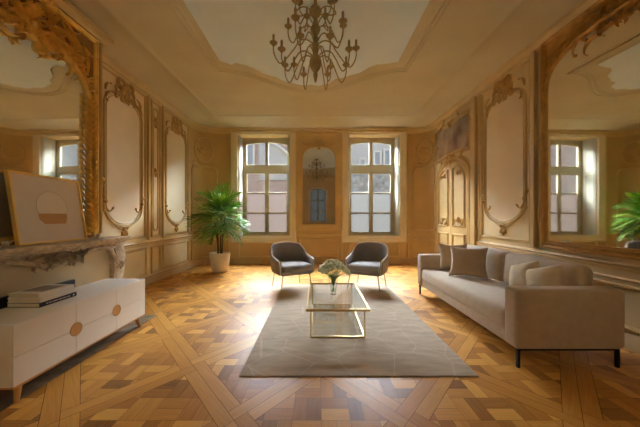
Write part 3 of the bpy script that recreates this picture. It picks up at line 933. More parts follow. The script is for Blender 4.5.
# gilded overmantel mirror on the chimney breast
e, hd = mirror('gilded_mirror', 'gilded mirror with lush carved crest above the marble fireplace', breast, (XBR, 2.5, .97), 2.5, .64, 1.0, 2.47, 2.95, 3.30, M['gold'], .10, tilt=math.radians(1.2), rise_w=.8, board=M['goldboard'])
rq = random.Random(2)
for sg in (1, -1):                                  # leafy side borders
    mb = MB(breast)
    z = 1.02; i = 0
    while z < 2.55:
        for k in (-1, 1):
            th = PI/2+k*.75
            scroll(mb, 2.5+sg*.625, z, th, .11, k*3, -k*14, .013, .05, w0=.05, lobes=2, knob=False)
            scroll(mb, 2.5+sg*.70, z+.02, th, .09, k*3, -k*16, .012, .04, w0=.03, lobes=2, knob=False)
        mb.ball((2.5+sg*.65, z+.03, .07), .013, 8)
        z += .068; i += 1
    inside(mb.build('leaf_border', M['gold']), e)
for side in ((2, 3, 4, 5, 6), (14, 15, 16, 17, 18)):   # foliage along the head
  mb = MB(breast)
  for i in side:
    u, v = hd[i]
    th = math.atan2(v-2.5, u-2.5)
    for k in (-1, 1):
        scroll(mb, u, v, th+k*rq.uniform(.3, 1.2), rq.uniform(.09, .14), k*2, -k*rq.uniform(10, 20), .016, .05, w0=.04, lobes=3)
  inside(mb.build('leaf_garland', M['gold']), e)
mb = MB(breast)
crest(mb, 2.5, 3.00, .30, .12, seed=12)
for sg in (1, -1):
    A = lambda d: math.radians(d if sg > 0 else 180-d)
    for u, v, d, L, k0, k1, w, h, lb in ((.10, 2.93, -20, .42, .5, 9, .030, .09, 3), (.16, 3.10, 25, .50, -1.5, -10, .030, .08, 0), (.22, 3.02, -5, .46, 1.5, -9, .026, .08, 4),
                                     (.30, 2.98, -35, .40, 2, 11, .026, .08, 3), (.34, 3.20, -20, .44, -.8, -8, .026, .06, 3), (.10, 3.24, 10, .40, 1, -8, .024, .07, 3),
                                     (.44, 3.02, -50, .36, 1, -11, .024, .07, 4), (.52, 2.90, -75, .34, 1.5, 12, .022, .06, 3), (.06, 2.86, -60, .26, 2, 18, .022, .08, 0), (.56, 3.16, -70, .40, 1.5, -8, .022, .05, 3)):
        scroll(mb, 2.5+sg*u, v, A(d), L, sg*k0, sg*k1, w*.55, h*.8, w0=.025, lobes=lb)
        scroll(mb, 2.5+sg*u, v, A(d+24), L*.62, sg*k0*1.3, -sg*k1*1.5, w*.42, h*.7, w0=.025, lobes=3)
        scroll(mb, 2.5+sg*u, v, A(d-26), L*.5, -sg*k0, sg*k1*1.9, w*.38, h*.65, w0=.025)
inside(mb.build('carved_crest', M['gold']), e)

# right wall mirror
e, hd = mirror('arched_wall_mirror', 'large arched mirror with scrolled brown-gilt frame on the wall behind the sofa', right, (XR, 2.5, .85), 2.5, .80, .89, 2.72, 3.13, 3.33, M['oldgold'], .05, tilt=math.radians(1.5))
mb = MB(right)
crest(mb, 2.5, 3.10, .24, .09, seed=17)
for sg in (1, -1):
    A = lambda d: math.radians(d if sg > 0 else 180-d)
    for u, v, d, L, k0, k1, w, h, lb in ((.10, 3.14, -5, .34, 1, 12, .030, .07, 0), (.14, 3.22, 20, .36, -2, -13, .026, .06, 3), (.26, 3.16, -12, .34, 1, -13, .024, .05, 3), (.34, 3.24, 0, .30, -1, -16, .022, .05, 0),
                                     (.42, 3.20, -5, .22, -2, -18, .018, .045, 3), (.52, 3.20, -20, .24, 3, -20, .018, .04, 3), (.55, 3.12, 10, .20, -4, -22, .018, .04, 0), (.66, 3.12, -30, .20, 2, 22, .014, .04, 3), (.74, 3.08, -70, .18, 2, 20, .012, .035, 3), (.80, 2.98, -85, .14, 2, 22, .010, .03, 0)):
        scroll(mb, 2.5+sg*u, v, A(d), L, sg*k0, sg*k1, w, h, w0=.02, lobes=lb)
inside(mb.build('carved_crest', M['oldgold']), e)

# pier mirror between the windows
e, hd = mirror('pier_mirror', 'narrow arched mirror with carved crest on the wall between the two windows', back, (.05, YB, .9), .05, .445, .99, 2.62, 3.0, 3.30, M['mould'], .12)
mb = MB(back)
crest(mb, .05, 3.02, .22, .05, seed=19)
for sg in (1, -1):
    scroll(mb, .05+sg*.18, 3.06, math.radians(0 if sg > 0 else 180), .34, sg*-2, sg*8, .025, .04, w0=.02)
    scroll(mb, .05+sg*.45, 2.95, math.radians(-60 if sg > 0 else -120), .3, sg*1, sg*-9, .02, .04, w0=.02)
inside(mb.build('carved_crest', M['carve']), e)

# ------------------------------------------------------------------ fireplace
def mantel():
    e = tag(empty('marble_fireplace', (XBR, 2.55, 0)), 'carved brown marble fireplace on the chimney breast behind the white sideboard', 'fireplace')
    c = 2.55; hl = .88
    # shelf with serpentine front
    mb = MB()
    fx = lambda t: -2.38+.13*math.cos(t*PI/2)**2
    n = 30
    for z0, z1, d in ((.925, .958, 0), (.905, .925, .025), (.89, .905, .05)):
        pts = [(XBR+.001, c-hl-.05+d), (fx(-1)-d, c-hl-.05+d)]+[(fx(-1+2*i/n)-d, c+(hl+.0-d)*(-1+2*i/n)) for i in range(1, n)]+[(fx(1)-d, c+hl+.05-d), (XBR+.001, c+hl+.05-d)]
        mb.loft([[(x, y, z0) for x, y in pts], [(x, y, z1) for x, y in pts]])
    inside(mb.build('mantel_shelf', M['marble'], angle=35, bevel=.006), e)
    # frieze
    mb = MB(breast)
    def lowz(t):
        q = abs(t); sm = max(0, min(1, (q-.12)/.5)); sm = sm*sm*(3-2*sm)
        return .745+.095*sm if q < .8 else .60+.24*math.sqrt(max(0, 1-((q-.8)/.2)**2))
    low = [(c+.70*t, lowz(t)) for t in [-1+2*i/56 for i in range(57)]]
    mb.extrude(low+[(c+.84, .60), (c+.84, .89), (c-.84, .89), (c-.84, .60)], .0, .24)
    inside(mb.build('frieze', M['marble'], angle=35), e)
    mb = MB(lambda u, v, w: breast(u, v, w+.24))
    mb.mould(low, [(-.012, 0), (-.012, .030), (.004, .042), (.020, .034), (.026, .014), (.040, .020), (.046, 0)], closed=False)
    mb.mould([(c-.82, .875), (c+.82, .875)], THIN, False)
    for sg in (1, -1):
        scroll(mb, c+sg*.78, .84, math.radians(180 if sg > 0 else 0), .42, sg*1.5, sg*-9, .03, .04)
        scroll(mb, c+sg*.26, .85, math.radians(0 if sg > 0 else 180), .26, sg*2, sg*14, .016, .03)
    inside(mb.build('frieze_moulding', M['marble']), e)
    # cartouche
    mb = MB(lambda u, v, w: breast(u, v, w+.25)); rq = random.Random(4)
    shell(mb, c, .80, .085, .07, 10, 170, 7)
    for sg in (1, -1):
        A = lambda d: math.radians(d if sg > 0 else 180-d)
        for u, v, d, L, k0, k1, w, h in ((.02, .76, -10, .20, 3, 26, .016, .07), (.05, .86, -20, .18, -3, -24, .015, .06), (.09, .80, 10, .20, 2, -22, .016, .06), (.11, .76, -15, .22, 4, 20, .014, .05), (.15, .85, -30, .18, -2, 24, .014, .05), (.03, .74, 40, .14, -4, -30, .013, .06)):
            scroll(mb, c+sg*u, v, A(d), L, sg*k0, sg*k1, w, h)
    mb.ball((c, .77, .05), .028, 10)
    inside(mb.build('carved_cartouche', M['marble']), e)
    for sg in (1, -1):
        mb = MB(lambda u, v, w: breast(c+sg*u, v, w))
        pr_ = [(.0, .0), (.275, .0), (.275, .12), (.250, .14), (.245, .30), (.250, .45), (.265, .58), (.278, .68), (.274, .78), (.26, .84), (.25, .89), (0, .89)]
        mb.loft([[(.69, z, w) for w, z in pr_], [(.70, z, w+.006 if w > 0 else 0) for w, z in pr_], [(.84, z, w+.006 if w > 0 else 0) for w, z in pr_], [(.85, z, w) for w, z in pr_]])
        j = inside(mb.build('jamb', M['marble'], angle=35), e)
        o = MB(lambda u, v, w: breast(c+sg*u, v, w+.27))
        leafspray(o, .77, .66, .12, .03, seed=5, n=5, a0=-90, a1=-20)
        o.build('jamb_carving', M['marble'], j)
    mb = MB(breast); mb.box(c-.70, c+.70, .0, .86, .03, .20); inside(mb.build('fire_board', M['board'], smooth=False), e)
    return e
mantel()
mb = MB(); mb.box(XBR, -1.95, 1.35, 3.30, -.02, .004)
hs = struct(mb.build('floor_hearth', M['hearth'], smooth=False))

# framed print leaning on the mantel
e = tag(empty('framed_print', (-2.515, 2.60, .958), 0), 'gold framed abstract print with half-brown disc leaning on the mantel shelf', 'picture')
e.rotation_euler = (0, -math.radians(8.5), math.radians(2))
AW, AH = .35, .64
fl = lambda u, v, w: (w, u, v)                       # local: faces +x
mb = MB(fl); mb.mould(rect(-AW, AW, .0, AH), [(0, -.012), (0, .022), (.004, .024), (.014, .024), (.016, .006), (.016, -.012)]); mb.build('frame', M['artgold'], e, angle=30)
mb = MB(fl); mb.box(-AW+.005, AW-.005, .005, AH-.005, -.01, .004); mb.build('print_sheet', M['artmat'], e, smooth=False)
cx_, cz_, r_ = .015, .335, .155
disc = [(cx_+r_*math.cos(2*PI*i/48), cz_+r_*math.sin(2*PI*i/48)) for i in range(48)]
mb = MB(fl); mb.extrude([q for q in [(cx_-r_*.98, cz_-.06)]+[(a, b) for a, b in disc if b > cz_-.06]] if False else [(cx_+r_*math.cos(math.radians(-22+224*i/30)), cz_+r_*math.sin(math.radians(-22+224*i/30))) for i in range(31)], .004, .0046); mb.build('pale_disc', M['artdisc'], e, smooth=False)
mb = MB(fl); mb.extrude([(cx_-r_*.93, cz_-.058), (cx_-r_*.93, cz_-.11), (cx_-r_*.6, cz_-.158), (cx_+r_*.78, cz_-.158), (cx_+r_*.93, cz_-.10), (cx_+r_*.93, cz_-.058)], .004, .0048); mb.build('brown_segment', M['artbrown'], e, smooth=False)
mb = MB(fl); mb.mould([(cx_+r_*math.cos(math.radians(-22+224*i/30)), cz_+r_*math.sin(math.radians(-22+224*i/30))) for i in range(31)], [(-.0015, .0045), (-.0015, .0052), (.0015, .0052), (.0015, .0045)], False); mb.build('disc_outline', M['artline'], e)

# ------------------------------------------------------------------ sideboard, books, soundbar
e = tag(empty('sideboard', (-2.115, 2.335, 0)), 'long white lacquered sideboard with round oak grips in front of the fireplace', 'sideboard')
SX0, SX1, SY0, SY1, SZ0, SZ1 = -2.33, -1.9, 1.69, 2.985, .115, .52
mb = MB(); mb.box(SX0, SX1-.02, SY0, SY1, SZ0+.012, SZ1); inside(mb.build('carcass', M['white'], smooth=False, bevel=.003), e)
mb = MB(); mb.box(SX0+.01, SX1-.004, SY0+.004, SY1-.004, SZ0, SZ0+.012); inside(mb.build('oak_base', M['oak'], smooth=False), e)
ys = [SY0, SY0+.44, SY0+.87, SY1]; zs = [SZ0+.014, .315, SZ1]
for i in range(3):
    for j in range(2):
        mb = MB(); mb.box(SX1-.019, SX1, ys[i]+(.0015 if i else 0), ys[i+1]-.0015, zs[j]+.0015, zs[j+1]-(.0015 if j == 0 else 0))
        inside(mb.build('drawer', M['white'], smooth=False, bevel=.0015), e)
for i in (1, 2):
    mb = MB(lambda u, v, w: (SX1+w, ys[i]+u, .315+v))
    n = 28; r = .052
    mb.loft([[(r*q*math.cos(2*PI*k/n), r*q*math.sin(2*PI*k/n), w) for k in range(n)] for q, w in ((1, -.005), (1, .003), (.95, .004), (.88, .0016), (.2, .0012))])
    inside(mb.build('round_grip', M['oak'], angle=30), e)
for x, y, sx, sy in ((SX1-.05, SY0+.07, 1, -1), (SX1-.05, SY1-.07, 1, 1), (SX0+.05, SY0+.07, -1, -1), (SX0+.05, SY1-.07, -1, 1)):
    mb = MB(); mb.tube([(x, y, SZ0+.002), (x+sx*.02, y+sy*.025, .004)], [.024, .013], 12); inside(mb.build('leg', M['oak']), e)

def book(label, w, d, h, cover, spine, loc, rz, letters=False, picture=None):
    b = tag(empty('book', loc, rz), label, 'book', 'books stacked on the sideboard')
    mb = MB(); mb.box(-d/2+.004, d/2-.004, -w/2+.004, w/2-.004, .003, h-.003); mb.build('pages', M['paper'], b, smooth=False)
    mb = MB(); mb.box(-d/2, d/2, -w/2, w/2, 0, .003); mb.box(-d/2, d/2, -w/2, w/2, h-.003, h); mb.build('cover', cover, b, smooth=False)
    mb = MB(); mb.box(d/2-.003, d/2+.001, -w/2, w/2, 0, h); mb.build('spine', spine, b, smooth=False)
    if letters:
        mb = MB(); y = -w/2+.05; rq = random.Random(8)
        while y < w/2-.06:
            L = rq.uniform(.004, .009)
            mb.box(d/2+.0008, d/2+.0016, y, y+L, h*.36, h*.64); y += L+rq.choice((.003, .003, .007))
        mb.build('spine_lettering', M['lettering'], b, smooth=False)
        mb = MB(); mb.box(d/2+.0008, d/2+.0016, w/2-.035, w/2-.022, h*.3, h*.7); mb.build('spine_mark', M['lettering'], b, smooth=False)
    if picture:
        mb = MB(); mb.box(-d/2+.03, d/2-.03, -w/2+.06, w/2-.04, h, h+.0006); mb.build('cover_picture', picture, b, smooth=False)
    return b
book('black-spined book at the bottom of the stack on the sideboard', .31, .25, .034, M['bookblack'], M['bookblack'], (-2.205, 2.18, .52), .0, letters=True)
book('white book in the middle of the stack on the sideboard', .30, .245, .034, M['bookwhite'], M['bookwhite'], (-2.208, 2.178, .5541), .03)
book('white book with grey cover picture on top of the sideboard stack', .29, .24, .034, M['bookwhite'], M['bookwhite'], (-2.212, 2.18, .5882), -.02, picture=M['bookgrey'])
e = tag(empty('soundbar', (-2.345, 2.15, .52)), 'slim black soundbar along the back edge of the white sideboard behind the books', 'soundbar')
e.location = (-2.35, 2.15, .0)
mb = MB(); mb.rbox((0, 0, .56), (.018, .46, .04), .01, 4); mb.build('body', M['black'], e)
for y in (-.38, .38):
    mb = MB(); mb.box(-.012, .012, y-.02, y+.02, .0, .53); mb.build('stand', M['black'], e, smooth=False)

# ------------------------------------------------------------------ rug, table, vase, flowers
mb = MB(); mb.rbox((0, 0, .005), (.90, 1.375, .005), .004, 6)
rug = mb.build('rug', M['rug']); rug.location = (.315, 3.40, 0)
tag(rug, 'taupe rug with faint pale lines on the parquet in mid-room', 'rug')

TX, TY = .205, 3.155
t = tag(empty('coffee_table', (TX, TY, .010)), 'low glass coffee table with a slim brass frame standing on the rug', 'table')
hw, hl = .265, .49; r = .007
TZ = .29
mb = MB()
def bar(mb, a, b, r=r):
    lo = [min(a[i], b[i])-r for i in range(3)]; hi = [max(a[i], b[i])+r for i in range(3)]
    mb.box(lo[0], hi[0], lo[1], hi[1], lo[2], hi[2])
for y in (-hl, hl):
    mb = MB(); bar(mb, (-hw, y, r), (hw, y, r)); mb.build('foot_rail', M['brass'], t, smooth=False, bevel=.002)
for x in (-hw, hw):
    mb = MB(); bar(mb, (x, -hl+2*r, r), (x, hl-2*r, r)); mb.build('side_rail', M['brass'], t, smooth=False, bevel=.002)
    for y in (-hl, hl):
        mb = MB(); bar(mb, (x, y, 3*r), (x, y, TZ-3*r)); mb.build('leg', M['brass'], t, smooth=False, bevel=.002)
mb = MB(); X, Y = .312, .535
mb.mould([(-X, -Y), (X, -Y), (X, Y), (-X, Y)], [(0, TZ-.018), (.018, TZ-.018), (.018, TZ-.006), (.012, TZ-.006), (.012, TZ+.004), (0, TZ+.004)])
mb.build('top_rim', M['brass'], t, smooth=False)
mb = MB(); mb.box(-X+.012, X-.012, -Y+.012, Y-.012, TZ-.006, TZ+.004); mb.build('glass_top', M['tableglass'], t, smooth=False)
mb = MB(); mb.box(-hw+.01, hw-.01, -hl+.01, hl-.01, 2*r, 2*r+.008); mb.build('glass_shelf', M['tableglass'], t, smooth=False)

VX, VY, VZ = .19, 3.13, .3045
v = tag(empty('glass_vase', (VX, VY, VZ)), 'clear flared glass vase holding white flowers on the coffee table', 'vase')
mb = MB(); mb.lathe([(.0, 0), (.034, 0), (.036, .01), (.030, .03), (.036, .09), (.050, .16), (.060, .20), (.057, .20), (.047, .16), (.033, .09), (.026, .035), (.0, .03)], n=28); mb.build('glass', M['vaseglass'], v)
mb = MB(); mb.lathe([(0, .031), (.0255, .036), (.0315, .085), (.037, .115), (0, .115)], n=24); mb.build('water', M['water'], v)
def flower_meshes():
    out = []
    for s in range(4):
        rq = random.Random(40+s)
        mb = MB()
        for ring, (n, tilt, L) in enumerate(((4, 70, .020), (6, 35, .032), (7, 0, .040))):
            for i in range(n):
                a = 2*PI*i/n+ring*.4+rq.uniform(-.2, .2); tl = math.radians(tilt+rq.uniform(-12, 12))
                d = Vector((math.cos(a)*math.cos(tl), math.sin(a)*math.cos(tl), math.sin(tl)))
                sd = Vector((-math.sin(a), math.cos(a), 0)); up = sd.cross(d)*-1
                rings = []
                for tq, wd in ((.15, .005), (.5, .014), (.8, .015), (1, .005)):
                    c = d*L*tq+Vector((0, 0, .006*tq*tq))
                    rings.append([tuple(c+sd*wd), tuple(c+up*.0015+Vector((0, 0, .002))), tuple(c-sd*wd), tuple(c-Vector((0, 0, .001)))])
                mb.loft(rings)
        mb.ball((0, 0, .004), .009, 8)
        out.append(mb)
    return out
blooms = [m.build('blossom', M['petal']) for m in flower_meshes()]
stems = []
ga = 0
fl_spots = []
rq = random.Random(12)
for i in range(26):
    ga += 2.39996
    rr = math.sqrt((i+.5)/26)
    fl_spots.append((rr, ga))
first = {}
for i, (rr, a) in enumerate(fl_spots):
    R = .165*rr; z = .375-.115*rr**2+rq.uniform(-.012, .012)
    h = Vector((R*math.cos(a), R*math.sin(a), z))
    b = Vector((-.016*math.cos(a)*rr, -.016*math.sin(a)*rr, .040))
    nk = Vector((.042*rr*math.cos(a), .042*rr*math.sin(a), .205))
    f = tag(empty('flower', (VX, VY, VZ)), 'white blossom on a green stem in the glass vase', 'flower', 'white flowers in the glass vase')
    mb = MB()
    pts = []
    for q in range(11):
        tq = q/10
        m1 = b.lerp(nk, min(1, tq/.55)) if tq < .55 else nk.lerp(h, (tq-.55)/.45)
        pts.append(m1+Vector((0, 0, 0)))
    pts = [pts[0]]+[(pts[k-1]+pts[k]*2+pts[k+1])/4 for k in range(1, 10)]+[pts[10]]
    mb.tube(pts, .0022, 5)
    for q in (5, 6):                              # small leaves below the blossom
        c = pts[q]; aa = rq.uniform(0, 2*PI); L = rq.uniform(.03, .05)
        d_ = Vector((math.cos(aa), math.sin(aa), .5)).normalized(); sd = Vector((-math.sin(aa), math.cos(aa), 0))
        mb.loft([[tuple(c+d_*L*tq+sd*wd), tuple(c+d_*L*tq+Vector((0, 0, .002))), tuple(c+d_*L*tq-sd*wd), tuple(c+d_*L*tq-Vector((0, 0, .001)))] for tq, wd in ((0, .002), (.4, .009), (.75, .007), (1, .001))])
    mb.build('stem', M['stemgreen'], f)
    src = blooms[i % 4]
    o = src if i < 4 else src.copy()
    if i >= 4: C.objects.link(o)
    o.parent = f; o.location = h
    o.rotation_euler = (-math.sin(a)*rr*.9, math.cos(a)*rr*.9, a); o.scale = (1.12, 1.12, 1.12)

# ------------------------------------------------------------------ sofa and pillows
sf = tag(empty('sofa', (2.0, 3.18, 0)), 'long beige velvet sofa with black legs below the arched wall mirror', 'sofa')
def S_(mb, nm, m, **k): return inside(mb.build(nm, m, **k), sf)
A0, A1 = 2.125, 4.235
SXF, SXB = 1.57, 2.44
mb = MB(); mb.rbox(((SXF+.02+SXB)/2, 3.18, .20), ((SXB-SXF-.02)/2, (A1-A0)/2-.10, .055), .02, 6); S_(mb, 'base', M['sofa'])
for y in (A0+.075, A1-.075):
    mb = MB(); mb.rbox(((SXF+SXB)/2, y, .389), ((SXB-SXF)/2, .075, .239), .032, 8, puff=(.0, .006, .0)); S_(mb, 'arm', M['sofa'])
mb = MB(); mb.rbox((2.395, 3.18, .40), (.045, (A1-A0)/2-.14, .22), .03, 8); S_(mb, 'back_frame', M['sofa'])
mb = MB(); mb.rbox((1.94, 3.18, .335), (.365, (A1-A0)/2-.152, .09), .05, 10, puff=(.012, 0, .012)); S_(mb, 'seat_cushion', M['sofa'])
for y in (2.725, 3.635):
    rot = Matrix.Rotation(math.radians(-10), 3, 'Y').inverted()
    mb = MB(); mb.rbox((2.265, y, .60), (.09, .448, .185), .065, 9, puff=(.025, 0, .012), x=Matrix.Rotation(math.radians(5), 3, 'Y')); S_(mb, 'back_cushion', M['sofa'])
for x in (SXF+.035, SXB-.045):
    for y in (A0+.03, A1-.03):
        mb = MB(); mb.box(x-.011, x+.011, y-.012, y+.012, .0, .155); S_(mb, 'leg', M['blackmetal'], smooth=False, bevel=.002)
for y in (A0+.03, A1-.03):
    mb = MB(); mb.box(SXF+.03, SXB-.04, y-.010, y+.010, .138, .152); S_(mb, 'leg_rail', M['blackmetal'], smooth=False)

def pillow(label, m, s, th, loc, yaw, lean, roll=0, h=None):
    """square pillow; faces local -y, stands on its lower edge"""
    h = h or s
    o = MB(); n = 18
    for sg in (-1, 1):
        idx = []
        for i in range(n+1):
            row = []
            for j in range(n+1):
                a, b = -1+2*i/n, -1+2*j/n
                pin = 1-.10*(1-a*a)*0-.0
                x = a*(s/2)*(1-.15*(1-b*b)*abs(a)**3); z = b*(h/2)*(1-.15*(1-a*a)*abs(b)**3)
                tk = th/2*((1-abs(a)**2.6)*(1-abs(b)**2.6))**.55
                tk += .006*math.sin(5*a+3*b)*(1-abs(a))*(1-abs(b))
                row.append(o.p(x, sg*tk, z+h/2))
            idx.append(row)
        for i in range(n):
            for j in range(n): o.f_.append((idx[i][j], idx[i+1][j], idx[i+1][j+1], idx[i][j+1]))
    q = o.build('throw_pillow', m, angle=60)
    q.location = loc
    q.rotation_mode = 'ZYX'
    q.matrix_world = Matrix.Translation(loc) @ Matrix.Rotation(yaw, 4, 'Z') @ Matrix.Rotation(lean, 4, 'X') @ Matrix.Rotation(roll, 4, 'Y')
    tag(q, label, 'pillow', 'throw pillows on the sofa')
    return q
R = math.radians
pillow('taupe pillow leaning on the far arm of the sofa behind another pillow', M['pillow'], .40, .14, (1.96, 3.86, .432), R(-14), R(-14))
pillow('large taupe pillow at the far end of the sofa in front of another', M['pillow'], .45, .15, (1.90, 3.40, .432), R(-32), R(-24), R(0), h=.42)
pillow('cream pillow near the middle of the sofa, second from the near arm', M['pillowpale'], .35, .21, (2.06, 2.66, .430), R(-82), R(-26), R(-22), h=.36)
pillow('cream pillow tucked against the near arm of the sofa', M['pillowpale'], .35, .22, (2.07, 2.41, .430), R(-74), R(-26), R(-22), h=.36)

# ------------------------------------------------------------------ armchairs
def armchair(label, loc, rz):
    a = tag(empty('armchair', loc, rz), label, 'armchair', 'grey armchairs facing the coffee table')
    # faces local -y
    K = 48
    def plan(s):                                     # s in -1..1 round the back
        q = abs(s); sg = 1 if s > 0 else -1
        if q > .62:
            k = (q-.62)/.38; return Vector((sg*(.295-.012*k), .02-.29*k)), Vector((sg, 0))
        t = q/.62*PI/2
        e = .75
        x = .295*math.sin(t)**e if t > 0 else 0; y = .02+.26*math.cos(t)**e
        return Vector((sg*x, y)), Vector((sg*math.sin(t), math.cos(t))).normalized()
    def top(s):
        q = abs(s)
        sm = lambda x: max(0, min(1, x))**2*(3-2*max(0, min(1, x)))
        return .735-.185*sm((q-.25)/.42)-.035*sm((q-.62)/.38)-.02*sm(q/.3)
    ss = [-1+2*i/K for i in range(K+1)]
    rings = []; rim = []
    th = .045; zb = .27
    for s in ss:
        c, n = plan(s); zt = top(s)
        end = abs(s) > .985
        r = []
        lean = lambda z: (z-zb)/(.74-zb)*.035
        for o, z in ((-.5, zb), (-.5, zb+(zt-zb)*.5), (-.5, zt-.02), (-.3, zt-.004), (0, zt), (.3, zt-.004), (.5, zt-.02), (.5, zb+(zt-zb)*.5), (.42, zb+.03), (.2, zb)):
            p_ = c+n*(o*th+lean(z)); r.append((p_.x, p_.y, z))
        rings.append(r)
        p_ = c+n*lean(zt); rim.append((p_.x, p_.y, zt+.001))
    mb = MB(); mb.loft(rings); mb.build('shell', M['chair'], a, angle=50)
    c, n = plan(1); f1 = [(rim[-1][0], rim[-1][1]-.004, rim[-1][2]-.02), (c.x+.004, c.y-.004, .40), (c.x, c.y-.003, .28)]
    f0 = [(-q[0], q[1], q[2]) for q in reversed(f1)]
    mb = MB(); mb.tube(f0+rim+f1, .0095, 6); mb.build('piping', M['piping'], a)
    mb = MB(); mb.rbox((0, -.045, .36), (.268, .265, .055), .045, 9, puff=(0, .02, .016)); mb.build('seat_cushion', M['seatgrey'], a)
    mb = MB(); mb.rbox((0, -.02, .285), (.265, .26, .03), .02, 7); mb.build('seat_base', M['chair'], a)
    for x, y in ((-.23, -.24), (.23, -.24), (-.22, .20), (.22, .20)):
        mb = MB(); mb.tube([(x, y, .262), (x*1.18, y*1.10, .0)], [.011, .008], 8); mb.build('leg', M['chairleg'], a)
    return a
armchair('grey armchair left of the coffee table vase, nearer the potted palm', (-.44, 4.58, .011), R(27))
armchair('grey armchair right of the coffee table vase, nearer the sofa', (.862, 4.58, .011), R(-27))

# ------------------------------------------------------------------ potted palm
PX, PY = -2.13, 5.92
p = tag(empty('plant_pot', (PX, PY, 0)), 'round white ceramic pot holding the palm on the floor beside left window', 'pot')
mb = MB(); mb.lathe([(0, 0), (.14, 0), (.155, .012), (.195, .18), (.215, .34), (.222, .42), (.212, .425), (.205, .415), (.19, .36), (0, .36)], n=36); mb.build('vessel', M['pot'], p)
mb = MB(); mb.lathe([(0, .35), (.188, .35), (.196, .372), (.10, .385), (0, .38)], n=24); mb.build('soil', M['soil'], p)
g = tag(empty('potted_palm', (PX, PY, .38)), 'bushy green palm growing in the white pot beside the left window', 'plant')
rq = random.Random(9)
heads = []
for i in range(5):
    a = 2*PI*i/5+.3; r0 = .045
    lean = rq.uniform(.02, .10); hh = rq.uniform(.70, .95)
    pts = [(math.cos(a)*(r0+lean*t*t), math.sin(a)*(r0+lean*t*t), -.01+hh*t) for t in [q/8 for q in range(9)]]
    mb = MB(); mb.tube(pts, [.017-.006*q/8 for q in range(9)], 8); mb.build('stem', M['trunk'], g)
    heads.append(pts)
def frond_mesh(seed, m):
    rq2 = random.Random(seed); mb = MB()
    L = .46; k = 9
    ax = []
    for q in range(k+1):
        t = q/k; ax.append(Vector((L*t*(1-.10*t), 0, (.20*t-.40*t**2.2))))
    mb.tube(ax, [.004*(1-.7*q/k) for q in range(k+1)], 5)
    for q in range(2, k+1):
        t = q/k
        ll = .235*(.55+.6*math.sin(PI*min(1, t*.95)))
        if q == k: ll *= .8
        for sg in (-1, 1):
            d_ = Vector((.62+.3*t, sg*(.85-.45*t), -.12+rq2.uniform(-.2, .15))).normalized()
            nn = Vector((0, 0, 1)); sd = d_.cross(nn).normalized()
            rings = []
            for tq, wd in ((0, .005), (.25, .017), (.55, .018), (.8, .010), (1, .0008)):
                c = ax[q]+d_*ll*tq+Vector((0, 0, -.22*ll*tq*tq))
                u_ = Vector((0, 0, .0035))
                rings.append([tuple(c+sd*wd+u_), tuple(c+Vector((0, 0, .0007))), tuple(c-sd*wd+u_), tuple(c-Vector((0, 0, .0007)))])
            mb.loft(rings)
    return mb.build('frond', m, g)
fm = [frond_mesh(70+i, M['leaf'] if i < 3 else M['leaflight']) for i in range(4)]
NF = 66
for i in range(NF):
    sn = -.38+1.34*(i+.5)/NF
    el = math.asin(max(-.99, min(.97, sn+rq.uniform(-.08, .08))))
    src = fm[3] if rq.random() < .3 else fm[i % 3]
    o = fm[i//16] if i % 16 == 8 and i//16 < 4 else src.copy()
    if o is not fm[i//16 if i//16 < 4 else 0]: C.objects.link(o)
    a = i*2.39996+rq.uniform(-.3, .3)
    sc_ = rq.uniform(.85, 1.12)
    o.parent = g
    o.location = (.05*math.cos(a), .05*math.sin(a), .66+.34*sn+rq.uniform(-.05, .05))
    o.rotation_euler = (rq.uniform(-.3, .3), -el-R(8), a)
    o.scale = (sc_, sc_, sc_)

# ------------------------------------------------------------------ chandelier
CX, CY = -.016, 2.8
ch = tag(empty('chandelier', (CX, CY, ZT)), 'bronze many-armed candle chandelier hanging from the pale ceiling panel', 'chandelier')
zz = lambda h: 1.2+h-ZT
mb = MB()
mb.lathe([(0, zz(1.39)), (0.0096, zz(1.40)), (0.0176, zz(1.43)), (0.0240, zz(1.47)), (0.0208, zz(1.50)), (0.0480, zz(1.54)), (0.0656, zz(1.59)), (0.0560, zz(1.64)), (0.0320, zz(1.67)), (0.0256, zz(1.72)), (0.0360, zz(1.78)), (0.0240, zz(1.84)),
          (0.0224, zz(1.88)), (0.0400, zz(1.91)), (0.0528, zz(1.945)), (0.0400, zz(1.98)), (0.0240, zz(2.01)), (0.0224, zz(2.06)), (0.0480, zz(2.09)), (0.0680, zz(2.13)), (0.0480, zz(2.17)), (0.0192, zz(2.20)), (0.0128, zz(2.26)), (.016, -.05)], n=20)
mb.build('stem', M['bronze'], ch)
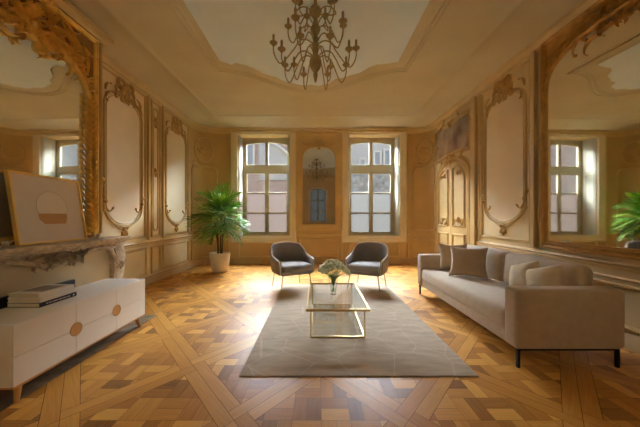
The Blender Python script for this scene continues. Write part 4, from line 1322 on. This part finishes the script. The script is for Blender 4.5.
mb = MB(); mb.lathe([(0, -.06), (.03, -.06), (.05, -.04), (.085, -.015), (.09, .0), (0, .0)], n=20); mb.build('canopy', M['bronze'], ch)
def arm_set(count, Rr, h, h_hub, dip, a0, cup_s=1.0):
    proto = None
    for i in range(count):
        a = a0+2*PI*i/count
        if proto is None:
            mb = MB()
            # out from the hub, dipping low, then up to the cup
            ctrl = [(.03, h_hub), (.10, h_hub+.035), (.17, h_hub+.01), (.22, h_hub-.07), (Rr*.80, h-dip-.02), (Rr*.93, h-dip+.012), (Rr, h-dip*.45), (Rr, h-.015)]
            pts = []
            for q in range(len(ctrl)-1):             # Catmull-Rom
                p0 = ctrl[max(q-1, 0)]; p1 = ctrl[q]; p2 = ctrl[q+1]; p3 = ctrl[min(q+2, len(ctrl)-1)]
                for k in range(6):
                    t = k/6
                    f = lambda i_: .5*(2*p1[i_]+(-p0[i_]+p2[i_])*t+(2*p0[i_]-5*p1[i_]+4*p2[i_]-p3[i_])*t*t+(-p0[i_]+3*p1[i_]-3*p2[i_]+p3[i_])*t**3)
                    pts.append((f(0), 0, zz(f(1))))
            pts.append((Rr, 0, zz(h-.015)))
            mb.tube(pts, .0062, 7)
            arm = mb.build('arm', M['bronze'], ch)
            mb = MB(); mb.lathe([(0, -.028), (.010, -.026), (.018, -.012), (.038, .004), (.040, .012), (.016, .016), (.013, .03), (0, .03)], (Rr, 0, zz(h)), 14); cup = mb.build('candle_cup', M['bronze'], arm)
            mb = MB(); mb.lathe([(0, .028), (.012, .028), (.013, .085), (.007, .098), (0, .10)], (Rr, 0, zz(h)), 10); cd = mb.build('candle', M['candle'], arm)
            proto = (arm, cup, cd)
        else:
            arm = proto[0].copy(); C.objects.link(arm); arm.parent = ch
            for c_ in proto[1:]:
                q = c_.copy(); C.objects.link(q); q.parent = arm
        arm.rotation_euler = (0, 0, a)
arm_set(8, .36, 1.647, 1.66, .17, PI/8)
arm_set(6, .43, 1.77, 1.80, .17, .10)
arm_set(5, .31, 2.04, 1.97, .16, .3)
arm_set(5, .17, 2.18, 2.12, .10, .9)
